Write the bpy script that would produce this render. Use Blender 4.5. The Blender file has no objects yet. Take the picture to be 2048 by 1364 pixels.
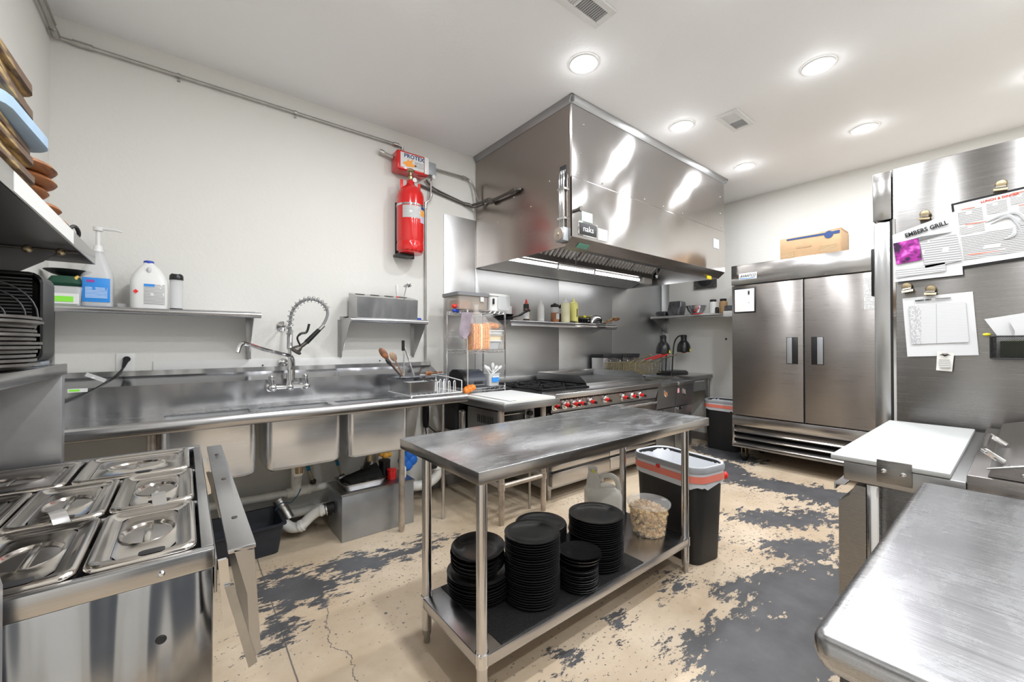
import bpy, bmesh, math, random
from mathutils import Vector, Matrix
random.seed(7)
SC = bpy.context.scene
COL = SC.collection
R = math.radians
PI = math.pi

# ------------------------------------------------------------------ camera
yaw, pit, rol = 0.6743, 0.0075, -0.0019
fw = Vector((math.sin(yaw)*math.cos(pit), math.cos(yaw)*math.cos(pit), math.sin(pit)))
rt = Vector((math.cos(yaw), -math.sin(yaw), 0))
up = rt.cross(fw)
rt, up = rt*math.cos(rol)+up*math.sin(rol), up*math.cos(rol)-rt*math.sin(rol)
cd = bpy.data.cameras.new('camera')
cam = bpy.data.objects.new('camera', cd)
COL.objects.link(cam)
m = Matrix.Identity(4)
for i in range(3):
    m[i][0] = rt[i]; m[i][1] = up[i]; m[i][2] = -fw[i]
m[0][3], m[1][3], m[2][3] = 0, 0, 1.3
cam.matrix_world = m
cd.sensor_width = 36; cd.lens = 36*816.26/2048; cd.clip_start = 0.02; cd.clip_end = 50
SC.camera = cam

# ------------------------------------------------------------------ world, exposure, lamp positions
W = bpy.data.worlds.new('world'); SC.world = W; W.use_nodes = True
W.node_tree.nodes['Background'].inputs[0].default_value = (0.9, 0.95, 1, 1)
W.node_tree.nodes['Background'].inputs[1].default_value = 0.15
vs = SC.view_settings
SC.display_settings.display_device = 'sRGB'
vs.view_transform = 'Standard'; vs.look = 'None'; vs.gamma = 1; vs.use_curve_mapping = False
vs.exposure = 0.15
CEIL = 3.116
LAMP_W = 15
LAMPS = [(x, y) for y in (1.76, 0.82, -0.12, -1.06) for x in (0.775, 2.005, 3.22, 4.46)]  # rows behind the camera are unseen, added to fill the room with light

# ------------------------------------------------------------------ mesh helper
def V(*a): return Vector(a)
class B:
    def __init__(s): s.bm = bmesh.new()
    def quad(s, *p):
        s.bm.faces.new([s.bm.verts.new(q) for q in p]); return s
    def box(s, x0, x1, y0, y1, z0, z1, bev=0, seg=2, M=None):
        c = [V(x, y, z) for z in (z0, z1) for y in (y0, y1) for x in (x0, x1)]
        if M is not None: c = [M @ q for q in c]
        v = [s.bm.verts.new(q) for q in c]
        fs = [s.bm.faces.new([v[i] for i in f]) for f in ((0,2,3,1),(4,5,7,6),(0,1,5,4),(2,6,7,3),(0,4,6,2),(1,3,7,5))]
        if bev:
            es = list({e for f in fs for e in f.edges})
            bmesh.ops.bevel(s.bm, geom=es, offset=bev, segments=seg, affect='EDGES', profile=0.5)
        return s
    def loft(s, rings, cap0=True, cap1=True, closed=True):
        rv = [[s.bm.verts.new(p) for p in r] for r in rings]
        n = len(rings[0])
        for a, b in zip(rv, rv[1:]):
            for i in range(n if closed else n-1):
                j = (i+1) % n
                try: s.bm.faces.new((a[i], a[j], b[j], b[i]))
                except Exception: pass
        if cap0: s.bm.faces.new(rv[0][::-1])
        if cap1: s.bm.faces.new(rv[-1])
        return s
    def cyl(s, p0, p1, r0, r1=None, n=14, cap=True):
        p0, p1 = Vector(p0), Vector(p1); r1 = r0 if r1 is None else r1
        d = (p1-p0).normalized(); a = d.orthogonal().normalized(); b = d.cross(a)
        cs = [(math.cos(2*PI*i/n), math.sin(2*PI*i/n)) for i in range(n)]
        return s.loft([[p0+(a*c+b*q)*r0 for c, q in cs], [p1+(a*c+b*q)*r1 for c, q in cs]], cap, cap)
    def lathe(s, c, prof, n=24, axis=None, cap0=True, cap1=True, sx=1, sy=1):
        c = Vector(c); ax = Vector(axis) if axis else V(0,0,1); ax.normalize()
        a = V(1,0,0) if not axis else ax.orthogonal().normalized(); b = ax.cross(a)
        rings = [[c+ax*z+a*(math.cos(2*PI*i/n)*r*sx)+b*(math.sin(2*PI*i/n)*r*sy) for i in range(n)] for r, z in prof]
        return s.loft(rings, cap0, cap1)
    def tube(s, pts, r, n=8, closed=False, cap=True):
        P = [Vector(p) for p in pts]; N = len(P); rings = []
        t0 = (P[1]-P[0]).normalized(); a = t0.orthogonal().normalized()
        for i in range(N):
            if closed: t = (P[(i+1) % N]-P[i-1])
            else: t = P[min(i+1, N-1)]-P[max(i-1, 0)]
            t.normalize(); a = (a-t*a.dot(t)).normalized(); b = t.cross(a)
            rings.append([P[i]+(a*math.cos(2*PI*k/n)+b*math.sin(2*PI*k/n))*(r[i] if isinstance(r, (list, tuple)) else r) for k in range(n)])
        if closed: rings.append(rings[0])
        return s.loft(rings, cap and not closed, cap and not closed)
    def prism(s, pts, vec):
        vec = Vector(vec); P = [Vector(p) for p in pts]
        return s.loft([P, [p+vec for p in P]])
    def ball(s, c, r, sc=(1,1,1), n=12):
        res = bmesh.ops.create_uvsphere(s.bm, u_segments=n, v_segments=max(6, n//2+1), radius=r)
        for v in res['verts']: v.co = Vector((v.co.x*sc[0], v.co.y*sc[1], v.co.z*sc[2]))+Vector(c)
        return s
    def xf(s, M): bmesh.ops.transform(s.bm, matrix=M, verts=s.bm.verts); return s

def rr(cx, cy, w, d, r, z, n=4):
    """rounded rectangle ring"""
    o = []
    for sx, sy, a0 in ((1,1,0), (-1,1,90), (-1,-1,180), (1,-1,270)):
        for k in range(n+1):
            a = R(a0+90*k/n)
            o.append(V(cx+sx*(w/2-r)+r*math.cos(a), cy+sy*(d/2-r)+r*math.sin(a), z))
    return o
def smooth(P, n=4):
    """catmull-rom through points"""
    P = [Vector(p) for p in P]; o = []
    for i in range(len(P)-1):
        a, b, c, d = P[max(i-1,0)], P[i], P[i+1], P[min(i+2, len(P)-1)]
        for k in range(n):
            t = k/n
            o.append(0.5*((2*b)+(c-a)*t+(2*a-5*b+4*c-d)*t*t+(3*b-a-3*c+d)*t**3))
    o.append(P[-1]); return o

def link(name, bld, mt, ang=35):
    me = bpy.data.meshes.new(name)
    bm = bld.bm
    bmesh.ops.recalc_face_normals(bm, faces=bm.faces)
    bm.to_mesh(me); bm.free()
    for p in me.polygons: p.use_smooth = True
    me.set_sharp_from_angle(angle=R(ang))
    if mt: me.materials.append(mt)
    o = bpy.data.objects.new(name, me); COL.objects.link(o)
    return o
def setp(o, label=None, cat=None, group=None, kind=None):
    if label: o['label'] = label
    if cat: o['category'] = cat
    if group: o['group'] = group
    if kind: o['kind'] = kind
    return o
def T(name, label, cat, loc, rz=0, group=None):
    o = bpy.data.objects.new(name, None); COL.objects.link(o)
    o.location = loc; o.rotation_euler = (0, 0, rz); o.empty_display_size = 0.05
    return setp(o, label, cat, group)
def worldm(o):
    M = Matrix.LocRotScale(o.location, o.rotation_euler, o.scale)
    return worldm(o.parent) @ M if o.parent else M
def P(root, name, bld, mt, local=False, label=None, kind=None, ang=35):
    """a part; mesh given in world coordinates unless local"""
    if not local: bld.xf(worldm(root).inverted())
    o = link(name, bld, mt, ang); o.parent = root
    return setp(o, label, kind=kind)
def S(name, bld, mt, label=None, cat=None, group=None, kind=None, ang=35):
    """a thing that is one mesh; origin goes to its base"""
    xs = [v.co.copy() for v in bld.bm.verts]
    c = V((min(v.x for v in xs)+max(v.x for v in xs))/2, (min(v.y for v in xs)+max(v.y for v in xs))/2, min(v.z for v in xs))
    bld.xf(Matrix.Translation(-c))
    o = link(name, bld, mt, ang); o.location = c
    return setp(o, label, cat, group, kind)
def dup(root, loc, rz=None, label=None, rot=None):
    r = root.copy(); COL.objects.link(r); r.location = loc
    if rz is not None: r.rotation_euler = (0, 0, rz)
    if rot is not None: r.rotation_euler = rot
    if label: r['label'] = label
    for ch in root.children:
        c = ch.copy(); COL.objects.link(c); c.parent = r
        for g in ch.children:
            d = g.copy(); COL.objects.link(d); d.parent = c
    return r
BAS = {'N': Matrix(((1,0,0),(0,0,-1),(0,1,0))), 'W': Matrix(((0,0,-1),(-1,0,0),(0,1,0))), 'E': Matrix(((0,0,1),(1,0,0),(0,1,0))), 'U': Matrix.Identity(3)}
def text(root, name, s, size, loc, face, mt, sx=1, rot=0, ext=0.0005, align='CENTER', shear=0, bold=0, label=None):
    cu = bpy.data.curves.new(name, 'FONT'); cu.body = s; cu.size = size; cu.extrude = ext; cu.align_x = align; cu.align_y = 'CENTER'
    cu.shear = shear; cu.offset = bold; cu.resolution_u = 2
    t = bpy.data.objects.new('t', cu); COL.objects.link(t)
    dg = bpy.context.evaluated_depsgraph_get()
    me = bpy.data.meshes.new_from_object(t.evaluated_get(dg)); me.name = name
    bpy.data.objects.remove(t)
    me.materials.clear(); me.materials.append(mt)
    M = Matrix.Translation(loc) @ BAS[face].to_4x4() @ Matrix.Rotation(rot, 4, 'Z') @ Matrix.Diagonal((sx, 1, 1, 1))
    me.transform(worldm(root).inverted() @ M)
    o = bpy.data.objects.new(name, me); COL.objects.link(o); o.parent = root
    return setp(o, label)

# ------------------------------------------------------------------ materials
def newmat(name):
    mt = bpy.data.materials.new(name); mt.use_nodes = True
    nt = mt.node_tree; b = nt.nodes['Principled BSDF']
    return mt, nt, b
def N(nt, typ, ins=None, **kw):
    n = nt.nodes.new(typ)
    for k, v in kw.items(): setattr(n, k, v)
    for k, v in (ins or {}).items():
        if isinstance(v, bpy.types.NodeSocket): nt.links.new(v, n.inputs[k])
        else: n.inputs[k].default_value = v
    return n
def math_(nt, op, a, b=0.0, c=None, clamp=False):
    n = nt.nodes.new('ShaderNodeMath'); n.operation = op; n.use_clamp = clamp
    for i, v in enumerate((a, b) if c is None else (a, b, c)):
        if isinstance(v, bpy.types.NodeSocket): nt.links.new(v, n.inputs[i])
        else: n.inputs[i].default_value = v
    return n.outputs[0]
def coords(nt, scale=(1,1,1), world=False, rot=(0,0,0)):
    if world: t = N(nt, 'ShaderNodeNewGeometry').outputs['Position']
    else: t = N(nt, 'ShaderNodeTexCoord').outputs['Object']
    return N(nt, 'ShaderNodeMapping', {'Vector': t, 'Scale': scale, 'Rotation': rot}).outputs[0]
def noise(nt, vec, scale, detail=3, rough=.5, out=0):
    return N(nt, 'ShaderNodeTexNoise', {'Vector': vec, 'Scale': scale, 'Detail': detail, 'Roughness': rough}).outputs[out]
def mixc(nt, f, a, b):
    n = nt.nodes.new('ShaderNodeMix'); n.data_type = 'RGBA'
    for k, v in ((0, f), (6, a), (7, b)):
        if isinstance(v, bpy.types.NodeSocket): nt.links.new(v, n.inputs[k])
        else: n.inputs[k].default_value = v if k == 0 else (*v, 1) if len(v) == 3 else v
    return n.outputs[2]
def ramp(nt, f, lo, hi):
    return N(nt, 'ShaderNodeMapRange', {0: f, 1: lo, 2: hi}, clamp=True).outputs[0]
def plain(name, col, rough=.5, metal=0, bump=0, bs=80, var=0, coat=0, alpha=1, trans=0, emit=0, ior=1.45, sss=0):
    mt, nt, b = newmat(name)
    b.inputs['Base Color'].default_value = (*col, 1); b.inputs['Roughness'].default_value = rough
    b.inputs['Metallic'].default_value = metal; b.inputs['Coat Weight'].default_value = coat
    b.inputs['Transmission Weight'].default_value = trans; b.inputs['Alpha'].default_value = alpha; b.inputs['IOR'].default_value = ior
    if sss: b.inputs['Subsurface Weight'].default_value = sss; b.inputs['Subsurface Scale'].default_value = 0.01
    if emit:
        b.inputs['Emission Color'].default_value = (*col, 1); b.inputs['Emission Strength'].default_value = emit
    if var or bump:
        c = coords(nt)
    if var:
        f = noise(nt, c, 9, 5, .6)
        nt.links.new(mixc(nt, ramp(nt, f, .3, .7), [q*(1-var) for q in col], [min(1, q*(1+var)) for q in col]), b.inputs['Base Color'])
    if bump:
        bp = N(nt, 'ShaderNodeBump', {'Strength': bump, 'Distance': .002, 'Height': noise(nt, c, bs, 3)})
        nt.links.new(bp.outputs[0], b.inputs['Normal'])
    return mt
def steel(name, col=(.56,.56,.57), rough=.24, grain=(2,2,90), wave=.3, wscale=2.2, scratch=.4, an=0.0, anrot=0.0, tint=None, smear=0, met=1, wsc=(1,1,1), con=1):
    """brushed stainless sheet; grain = texture scale per axis (large across the brushing)"""
    mt, nt, b = newmat(name)
    b.inputs['Metallic'].default_value = met
    g = noise(nt, coords(nt, [q*3 if q > 8 else q for q in grain]), 4, 3, .6)
    cl = noise(nt, coords(nt), 2.3, 5, .6)
    f = math_(nt, 'ADD', math_(nt, 'MULTIPLY', g, .6), math_(nt, 'MULTIPLY', cl, .4))
    c = mixc(nt, ramp(nt, f, .32, .68), [q*(1-.08*con) for q in col], [min(1, q*(1+.05*con)) for q in col])
    if tint: c = mixc(nt, math_(nt, 'MULTIPLY', ramp(nt, noise(nt, coords(nt), 1.1, 2), .4, .6), .6), c, tint)
    if smear:
        sv = N(nt, 'ShaderNodeTexNoise', {'Vector': coords(nt, (1, 2.2, 1), rot=(0, 0, .5)), 'Scale': 3.2, 'Detail': 9, 'Roughness': .68, 'Distortion': 1.6}).outputs[0]
        c = mixc(nt, math_(nt, 'MULTIPLY', ramp(nt, sv, .42, .66), .35*smear), c, [min(1, q*1.12) for q in col])
        f = math_(nt, 'ADD', f, math_(nt, 'MULTIPLY', ramp(nt, sv, .40, .66), .5*smear))
    nt.links.new(c, b.inputs['Base Color'])
    nt.links.new(math_(nt, 'ADD', math_(nt, 'MULTIPLY', f, rough*.9), rough*.55), b.inputs['Roughness'])
    if an:
        b.inputs['Anisotropic'].default_value = an
        b.inputs['Anisotropic Rotation'].default_value = anrot
    h = math_(nt, 'MULTIPLY', noise(nt, coords(nt, wsc), wscale, 1.5, .4), wave)
    h = math_(nt, 'ADD', h, math_(nt, 'MULTIPLY', g, .0007*scratch))
    bp = N(nt, 'ShaderNodeBump', {'Strength': .5, 'Distance': .05, 'Height': h})
    nt.links.new(bp.outputs[0], b.inputs['Normal'])
    return mt

ST = steel('brushed steel', (.47,.47,.475), grain=(1.5,40,60))
STX = steel('brushed steel lengthwise', (.52,.52,.53), .24, (1.5,70,70), .12)
STZ = steel('brushed steel upright', (.44,.44,.45), .20, (70,70,1.5), .9, 2.0, wsc=(2.5,1,.8))
HOOD = steel('hood steel', (.50,.49,.49), .15, (2,2,50), 1.3, 1.5, .3, an=.88, anrot=.25, tint=(.50,.46,.43))  # tint puts brown reflections into the steel colour
HOODS = steel('hood side steel', (.40,.36,.33), .24, (2,2,50), .8, 1.6, .3)  # brown reflections and a darker tone put into the side colour
WORN = steel('worn table steel', (.70,.71,.73), .21, (3,26,26), .05, 2, 1.6, smear=1, con=1.5)
TOPR = steel('worn counter steel', (.42,.425,.44), .24, (30,1.6,30), .04, 2, 1.5, smear=.6, con=3.5)
FRG = steel('fridge steel', (.30,.28,.27), .30, (1.2,1.2,40), .2, 1.6, .6, an=.75, anrot=.25, wsc=(.25,.25,1.8))
FRGL = steel('fridge header steel', (.47,.46,.455), .20, (1.2,1.2,40), .35, 2.2, .6)
DKST = steel('dull range steel', (.36,.36,.365), .34, (2,30,30), .15)
SHEET = steel('wall sheet steel', (.62,.625,.63), .42, (2,2,30), .35, 1.4, .5)
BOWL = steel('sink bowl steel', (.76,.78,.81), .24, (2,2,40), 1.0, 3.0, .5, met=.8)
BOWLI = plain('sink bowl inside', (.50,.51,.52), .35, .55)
LID = steel('pan lid steel', (.66,.62,.58), .15, (3,3,3), .05, 4, .2)
CHR = plain('chrome', (.72,.72,.73), .08, 1)
TUBE = plain('leg tube steel', (.60,.60,.61), .20, 1, .1, 30, .06)
GALV = plain('galvanized pipe', (.45,.44,.42), .38, 1, .3, 60, .15)
DARKP = plain('dark iron pipe', (.12,.11,.10), .4, .8, .2, 60)
RUSTY = plain('worn galvanized leg', (.50,.44,.38), .45, .8, .5, 40, .3)
BLK = plain('black plastic', (.012,.012,.013), .32)
BLKM = plain('matte black', (.018,.018,.019), .55, 0, .2, 120)
IRON = plain('cast iron', (.015,.015,.016), .5, .3, .4, 90)
PLATE = plain('black plate glaze', (.016,.016,.017), .22, 0, .03, 200)
PANB = plain('seasoned steel platter', (.22,.21,.20), .36, .8, .4, 60, .3)
WHT = plain('white plastic', (.72,.72,.71), .35)
WHTB = plain('white poly board', (.66,.67,.66), .5, 0, .05, 200)
CLRM = plain('cloudy plastic', (.72,.73,.74), .3, 0, 0, 80, 0, 0, .55)
CLEAR = plain('clear film', (.93,.93,.93), .12, 0, .6, 25, 0, 0, .25)
PVC = plain('white pipe plastic', (.84,.84,.80), .35, 0, 0, 80, .08)
RED = plain('red enamel', (.62,.012,.012), .16, coat=.6)
REDP = plain('red plastic', (.72,.03,.025), .35)
BLUE = plain('blue plastic', (.02,.06,.42), .35)
BLUEG = plain('blue glove rubber', (.015,.16,.65), .5, 0, .8, 25)
BLUL = plain('blue label', (.03,.25,.70), .4)
SKYB = plain('pale blue board', (.30,.42,.55), .5, 0, .2, 60, .12)
TUBB = plain('dark tub plastic', (.020,.025,.036), .42)
YEL = plain('yellow plastic', (.85,.75,.05), .4)
GRN = plain('lime label', (.25,.75,.06), .5)
DGRN = plain('dark green cloth', (.01,.06,.035), .7, 0, .6, 60)
ORG = plain('orange wrap', (.75,.22,.03), .45, 0, .8, 40, .3)
CARD = plain('cardboard', (.40,.26,.145), .75, 0, .1, 80, .08)
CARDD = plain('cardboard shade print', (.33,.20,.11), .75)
NAVY = plain('navy print', (.02,.05,.16), .6)
INK = plain('black ink', (.01,.01,.01), .6)
INKR = plain('red ink', (.6,.05,.02), .6)
GREYP = plain('grey plastic lid', (.22,.225,.235), .4)
BOXG = plain('grey junction box', (.36,.38,.40), .45, .3)
BRASS = plain('tarnished brass', (.42,.34,.22), .35, 1)
RUB = plain('black rubber', (.01,.01,.01), .6)
LAB = plain('paper label', (.66,.66,.655), .55)
CREAM = plain('pale yellow sauce bottle', (.80,.78,.52), .35)
YELB = plain('yellow mustard bottle', (.88,.84,.28), .35)
BRN = plain('brown sauce', (.32,.12,.04), .35, 0, .3, 40, .3)
REDS = plain('red sauce', (.65,.05,.02), .3)
SILV = plain('foil', (.70,.70,.72), .22, 1, 1, 60)
FOILD = plain('dark foil package', (.16,.16,.17), .3, .6, 1, 70, .5)
BASE = plain('taupe vinyl baseboard', (.19,.175,.165), .5)
GRID = plain('vent grey', (.42,.42,.44), .5)
def wood(name, a, c, sc=(3,30,30)):
    mt, nt, b = newmat(name)
    f = noise(nt, coords(nt, sc), 3, 6, .6)
    nt.links.new(mixc(nt, ramp(nt, f, .44, .56), a, c), b.inputs['Base Color']); b.inputs['Roughness'].default_value = .5
    return mt
WOODA = wood('acacia wood', (.10,.055,.03), (.60,.42,.16), (9,1.6,14))
WOODB = wood('brown wood', (.11,.04,.014), (.30,.11,.035), (8,2,8))
WOODS = wood('worn spoon wood', (.20,.12,.07), (.42,.28,.17), (8,8,2))
BRD = wood('bread crust', (.58,.17,.02), (.85,.36,.07), (30,30,30))
BRDL = wood('pale crumb', (.80,.55,.25), (.90,.70,.40), (30,30,30))
CRT = wood('crouton', (.62,.36,.13), (.90,.68,.36), (30,30,30))

def wallmat(name, col):
    mt, nt, b = newmat(name)
    c = coords(nt, world=True)
    f = noise(nt, c, 1.3, 6, .65)
    nt.links.new(mixc(nt, ramp(nt, f, .3, .75), [q*.975 for q in col], col), b.inputs['Base Color'])
    b.inputs['Roughness'].default_value = .7
    h = math_(nt, 'ADD', noise(nt, c, 45, 4, .6), math_(nt, 'MULTIPLY', noise(nt, c, 8, 2), .6))
    nt.links.new(N(nt, 'ShaderNodeBump', {'Strength': .35, 'Distance': .004, 'Height': h}).outputs[0], b.inputs['Normal'])
    return mt
WALL = wallmat('off white wall paint', (.70,.69,.655))
CEILM = wallmat('white ceiling paint', (.84,.84,.84))

def floormat():
    mt, nt, b = newmat('worn beige floor coating over dark concrete')
    pos = N(nt, 'ShaderNodeNewGeometry').outputs['Position']
    w = N(nt, 'ShaderNodeTexNoise', {'Vector': pos, 'Scale': 4.0, 'Detail': 4, 'Roughness': .6})
    wv = N(nt, 'ShaderNodeVectorMath', {0: w.outputs['Color'], 1: (.5,.5,.5)}, operation='SUBTRACT')
    wv = N(nt, 'ShaderNodeVectorMath', {0: wv.outputs[0], 1: (.30,.30,0)}, operation='MULTIPLY')
    q = N(nt, 'ShaderNodeVectorMath', {0: pos, 1: wv.outputs[0]}, operation='ADD').outputs[0]
    # worn areas: centre x, y, half sizes, turn
    blobs = [(5.0,2.2,.42,.26,70),(4.3,1.85,.35,.22,40),(4.25,1.3,.50,.22,-75),(4.15,1.02,.3,.14,-80),
             (3.50,1.10,.36,.17,-40),(3.05,.90,.26,.13,-30),(2.55,.70,.50,.24,-15),(2.0,.66,.50,.24,-12),(1.5,.60,.45,.20,0),
             (3.75,1.02,.2,.1,-60),(2.72,1.27,.10,.05,0),(.44,2.42,.24,.13,-35),(.80,2.46,.20,.13,-20),(1.10,2.42,.26,.09,-10),(.42,2.63,.12,.05,0),
             (1.568,1.197,.045,.03,40),(1.204,1.166,.05,.03,10),(2.05,1.21,.06,.03,10),(.33,2.15,.10,.05,50),(2.0,1.95,.16,.05,30)]
    d = None
    for (x, y, a, c, r) in blobs:
        v = N(nt, 'ShaderNodeVectorMath', {0: q, 1: (-x, -y, 0)}, operation='ADD').outputs[0]
        mp = N(nt, 'ShaderNodeMapping', {'Vector': v, 'Rotation': (0, 0, -R(r)), 'Scale': (1/a, 1/c, 0)}, vector_type='POINT')
        # rotate first, then scale
        rot = N(nt, 'ShaderNodeVectorRotate', {'Vector': v, 'Angle': -R(r)}, rotation_type='Z_AXIS').outputs[0]
        nt.nodes.remove(mp)
        sc = N(nt, 'ShaderNodeVectorMath', {0: rot, 1: (1/a, 1/c, 0)}, operation='MULTIPLY').outputs[0]
        ln = N(nt, 'ShaderNodeVectorMath', {0: sc}, operation='LENGTH').outputs['Value']
        k = math_(nt, 'MULTIPLY', math_(nt, 'SUBTRACT', ln, 1.0), min(a, c)*3.2)
        d = k if d is None else math_(nt, 'MINIMUM', d, k)
    fine = noise(nt, N(nt, 'ShaderNodeMapping', {'Vector': pos, 'Rotation': (0,0,.5), 'Scale': (1,2.4,1)}).outputs[0], 9, 8, .72)
    mid = noise(nt, pos, 3.2, 3, .6)
    t = math_(nt, 'ADD', d, math_(nt, 'ADD', math_(nt, 'MULTIPLY', math_(nt, 'SUBTRACT', fine, .5), 2.3), math_(nt, 'MULTIPLY', math_(nt, 'SUBTRACT', mid, .5), .8)))
    mask = ramp(nt, t, .02, -.03)
    # scattered chips
    vo = noise(nt, pos, 52, 3, .6)
    ch = math_(nt, 'ADD', vo, math_(nt, 'MULTIPLY', noise(nt, pos, 2.2, 3, .6), .32))
    near = ramp(nt, d, 1.6, -.2)
    chip = ramp(nt, math_(nt, 'ADD', ch, math_(nt, 'MULTIPLY', near, .085)), .862, .875)
    mask = math_(nt, 'MAXIMUM', mask, math_(nt, 'MULTIPLY', chip, .85))
    # cracks: slab joint and a hair crack
    sep = N(nt, 'ShaderNodeSeparateXYZ', {0: pos})
    def crack(x0, wd, amp, sc, y0, y1):
        n1 = math_(nt, 'MULTIPLY', math_(nt, 'SUBTRACT', noise(nt, N(nt, 'ShaderNodeCombineXYZ', {1: sep.outputs[1]}).outputs[0], sc, 5, .7), .5), amp)
        dd = math_(nt, 'ABSOLUTE', math_(nt, 'SUBTRACT', math_(nt, 'SUBTRACT', sep.outputs[0], x0), n1))
        k = ramp(nt, dd, wd, wd*.3)
        return math_(nt, 'MULTIPLY', k, math_(nt, 'MULTIPLY', math_(nt, 'GREATER_THAN', sep.outputs[1], y0), math_(nt, 'LESS_THAN', sep.outputs[1], y1)))
    cr = math_(nt, 'MAXIMUM', crack(.342, .0045, .012, 3, -3, 3.3), crack(.52, .003, .28, 2.2, 1.3, 2.45))
    mask2 = math_(nt, 'MAXIMUM', mask, math_(nt, 'MULTIPLY', cr, .85))
    bv = noise(nt, pos, 1.4, 6, .7)
    beige = mixc(nt, ramp(nt, bv, .35, .68), (.45,.345,.235), (.61,.505,.385))
    back_tone = math_(nt, 'MULTIPLY', ramp(nt, sep.outputs[1], 2.3, 3.2), ramp(nt, noise(nt, pos, 3.1, 5, .7), .35, .62))  # darker mottled floor tone, rising towards the back wall
    beige = mixc(nt, math_(nt, 'MULTIPLY', back_tone, .45), beige, (.27,.26,.20))
    dark = mixc(nt, ramp(nt, noise(nt, pos, 6, 5, .6), .3, .7), (.060,.060,.064), (.10,.10,.105))
    nt.links.new(mixc(nt, mask2, beige, dark), b.inputs['Base Color'])
    nt.links.new(math_(nt, 'ADD', math_(nt, 'MULTIPLY', noise(nt, pos, 5, 4), .25), .33), b.inputs['Roughness'])
    h = math_(nt, 'SUBTRACT', math_(nt, 'MULTIPLY', noise(nt, pos, 25, 3), .1), mask2)
    nt.links.new(N(nt, 'ShaderNodeBump', {'Strength': .5, 'Distance': .0015, 'Height': h}).outputs[0], b.inputs['Normal'])
    return mt
FLOOR = floormat()

def printmat(name, base, ink, lines=60, dens=.5, mixk=.75, along=(0,2), blocks=3):
    """small unreadable print: rows of broken dashes; generated coords"""
    mt, nt, b = newmat(name)
    g = N(nt, 'ShaderNodeSeparateXYZ', {0: N(nt, 'ShaderNodeTexCoord').outputs['Generated']})
    u, v = g.outputs[along[0]], g.outputs[along[1]]
    row = math_(nt, 'FLOOR', math_(nt, 'MULTIPLY', v, lines))
    fr = math_(nt, 'FRACT', math_(nt, 'MULTIPLY', v, lines))
    on = math_(nt, 'MULTIPLY', math_(nt, 'GREATER_THAN', fr, .25), math_(nt, 'LESS_THAN', fr, .75))
    n = noise(nt, N(nt, 'ShaderNodeCombineXYZ', {0: math_(nt, 'MULTIPLY', u, 26), 1: math_(nt, 'MULTIPLY', row, 7.3)}).outputs[0], 1, 3, .8)
    big = noise(nt, N(nt, 'ShaderNodeCombineXYZ', {0: math_(nt, 'MULTIPLY', u, blocks), 1: math_(nt, 'MULTIPLY', row, .23)}).outputs[0], 1, 1)
    k = math_(nt, 'MULTIPLY', on, math_(nt, 'MULTIPLY', math_(nt, 'GREATER_THAN', n, 1-dens-.05), math_(nt, 'GREATER_THAN', big, .36)))
    nt.links.new(mixc(nt, math_(nt, 'MULTIPLY', k, mixk), base, ink), b.inputs['Base Color'])
    b.inputs['Roughness'].default_value = .5
    return mt
PRW = printmat('fine print', (.68,.68,.67), (.12,.12,.13), 14, .6)
# ------------------------------------------------------------------ structure
XL, XR, YB, YF = -0.587, 5.47, 3.32, -1.75
def st(name, b, mt): return S(name, b, mt, kind='structure')
st('floor', B().box(XL-.1, XR+.1, YF-.1, YB+.1, -.1, 0), FLOOR)
st('ceiling', B().box(XL-.1, XR+.1, YF-.1, YB+.1, CEIL, CEIL+.1), CEILM)
st('wall_back', B().box(XL, XR, YB, YB+.1, 0, CEIL), WALL)
st('wall_left', B().box(XL-.1, XL, YF, YB+.1, 0, CEIL), WALL)
st('wall_right', B().box(XR, XR+.1, YF, YB+.1, 0, CEIL), WALL)
b = B().box(XL, .25, YF-.1, YF, 0, CEIL).box(.25, 1.30, YF-.1, YF, 2.15, CEIL).box(1.30, 2.1, YF-.1, YF, 0, CEIL).box(2.1, 4.1, YF-.1, YF, 0, 1.05).box(2.1, 4.1, YF-.1, YF, 2.0, CEIL).box(4.1, XR, YF-.1, YF, 0, CEIL)  # unseen wall; openings added so the steel reflects dark bands
st('wall_front', b, WALL)
st('baseboard_right', B().box(XR-.012, XR, YF, YB, 0, .10, .003), BASE)
st('baseboard_back', B().box(XL, XR-.012, YB-.012, YB, 0, .10, .003), BASE)
# stainless wall sheets behind the cooking line, pale splash strip over the sink
t = T('wall_sheet', 'tall stainless steel sheets covering the wall behind the range', 'wall panel', (3.6, YB-.005, 0))
t['kind'] = 'structure'; del t['category']; del t['label']; t.name = 'trim_1'
for x0, x1, z1 in ((1.849, 2.19, 2.50), (2.193, 3.33, 2.4), (3.333, 4.30, 2.4), (4.303, 5.46, 2.4)):
    P(t, 'steel_sheet', B().box(x0, x1, YB-.009, YB-.001, .1, z1, .001), SHEET)
t = T('trim_2', None, None, (5.465, 3.25, 0)); t['kind'] = 'structure'
P(t, 'steel_sheet', B().box(XR-.009, XR-.001, 3.19, 3.308, .1, 2.4, .001), SHEET)
st('trim_3', B().box(-.155, 1.53, YB-.008, YB, 1.13, 1.20, .001), WHT)

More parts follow.
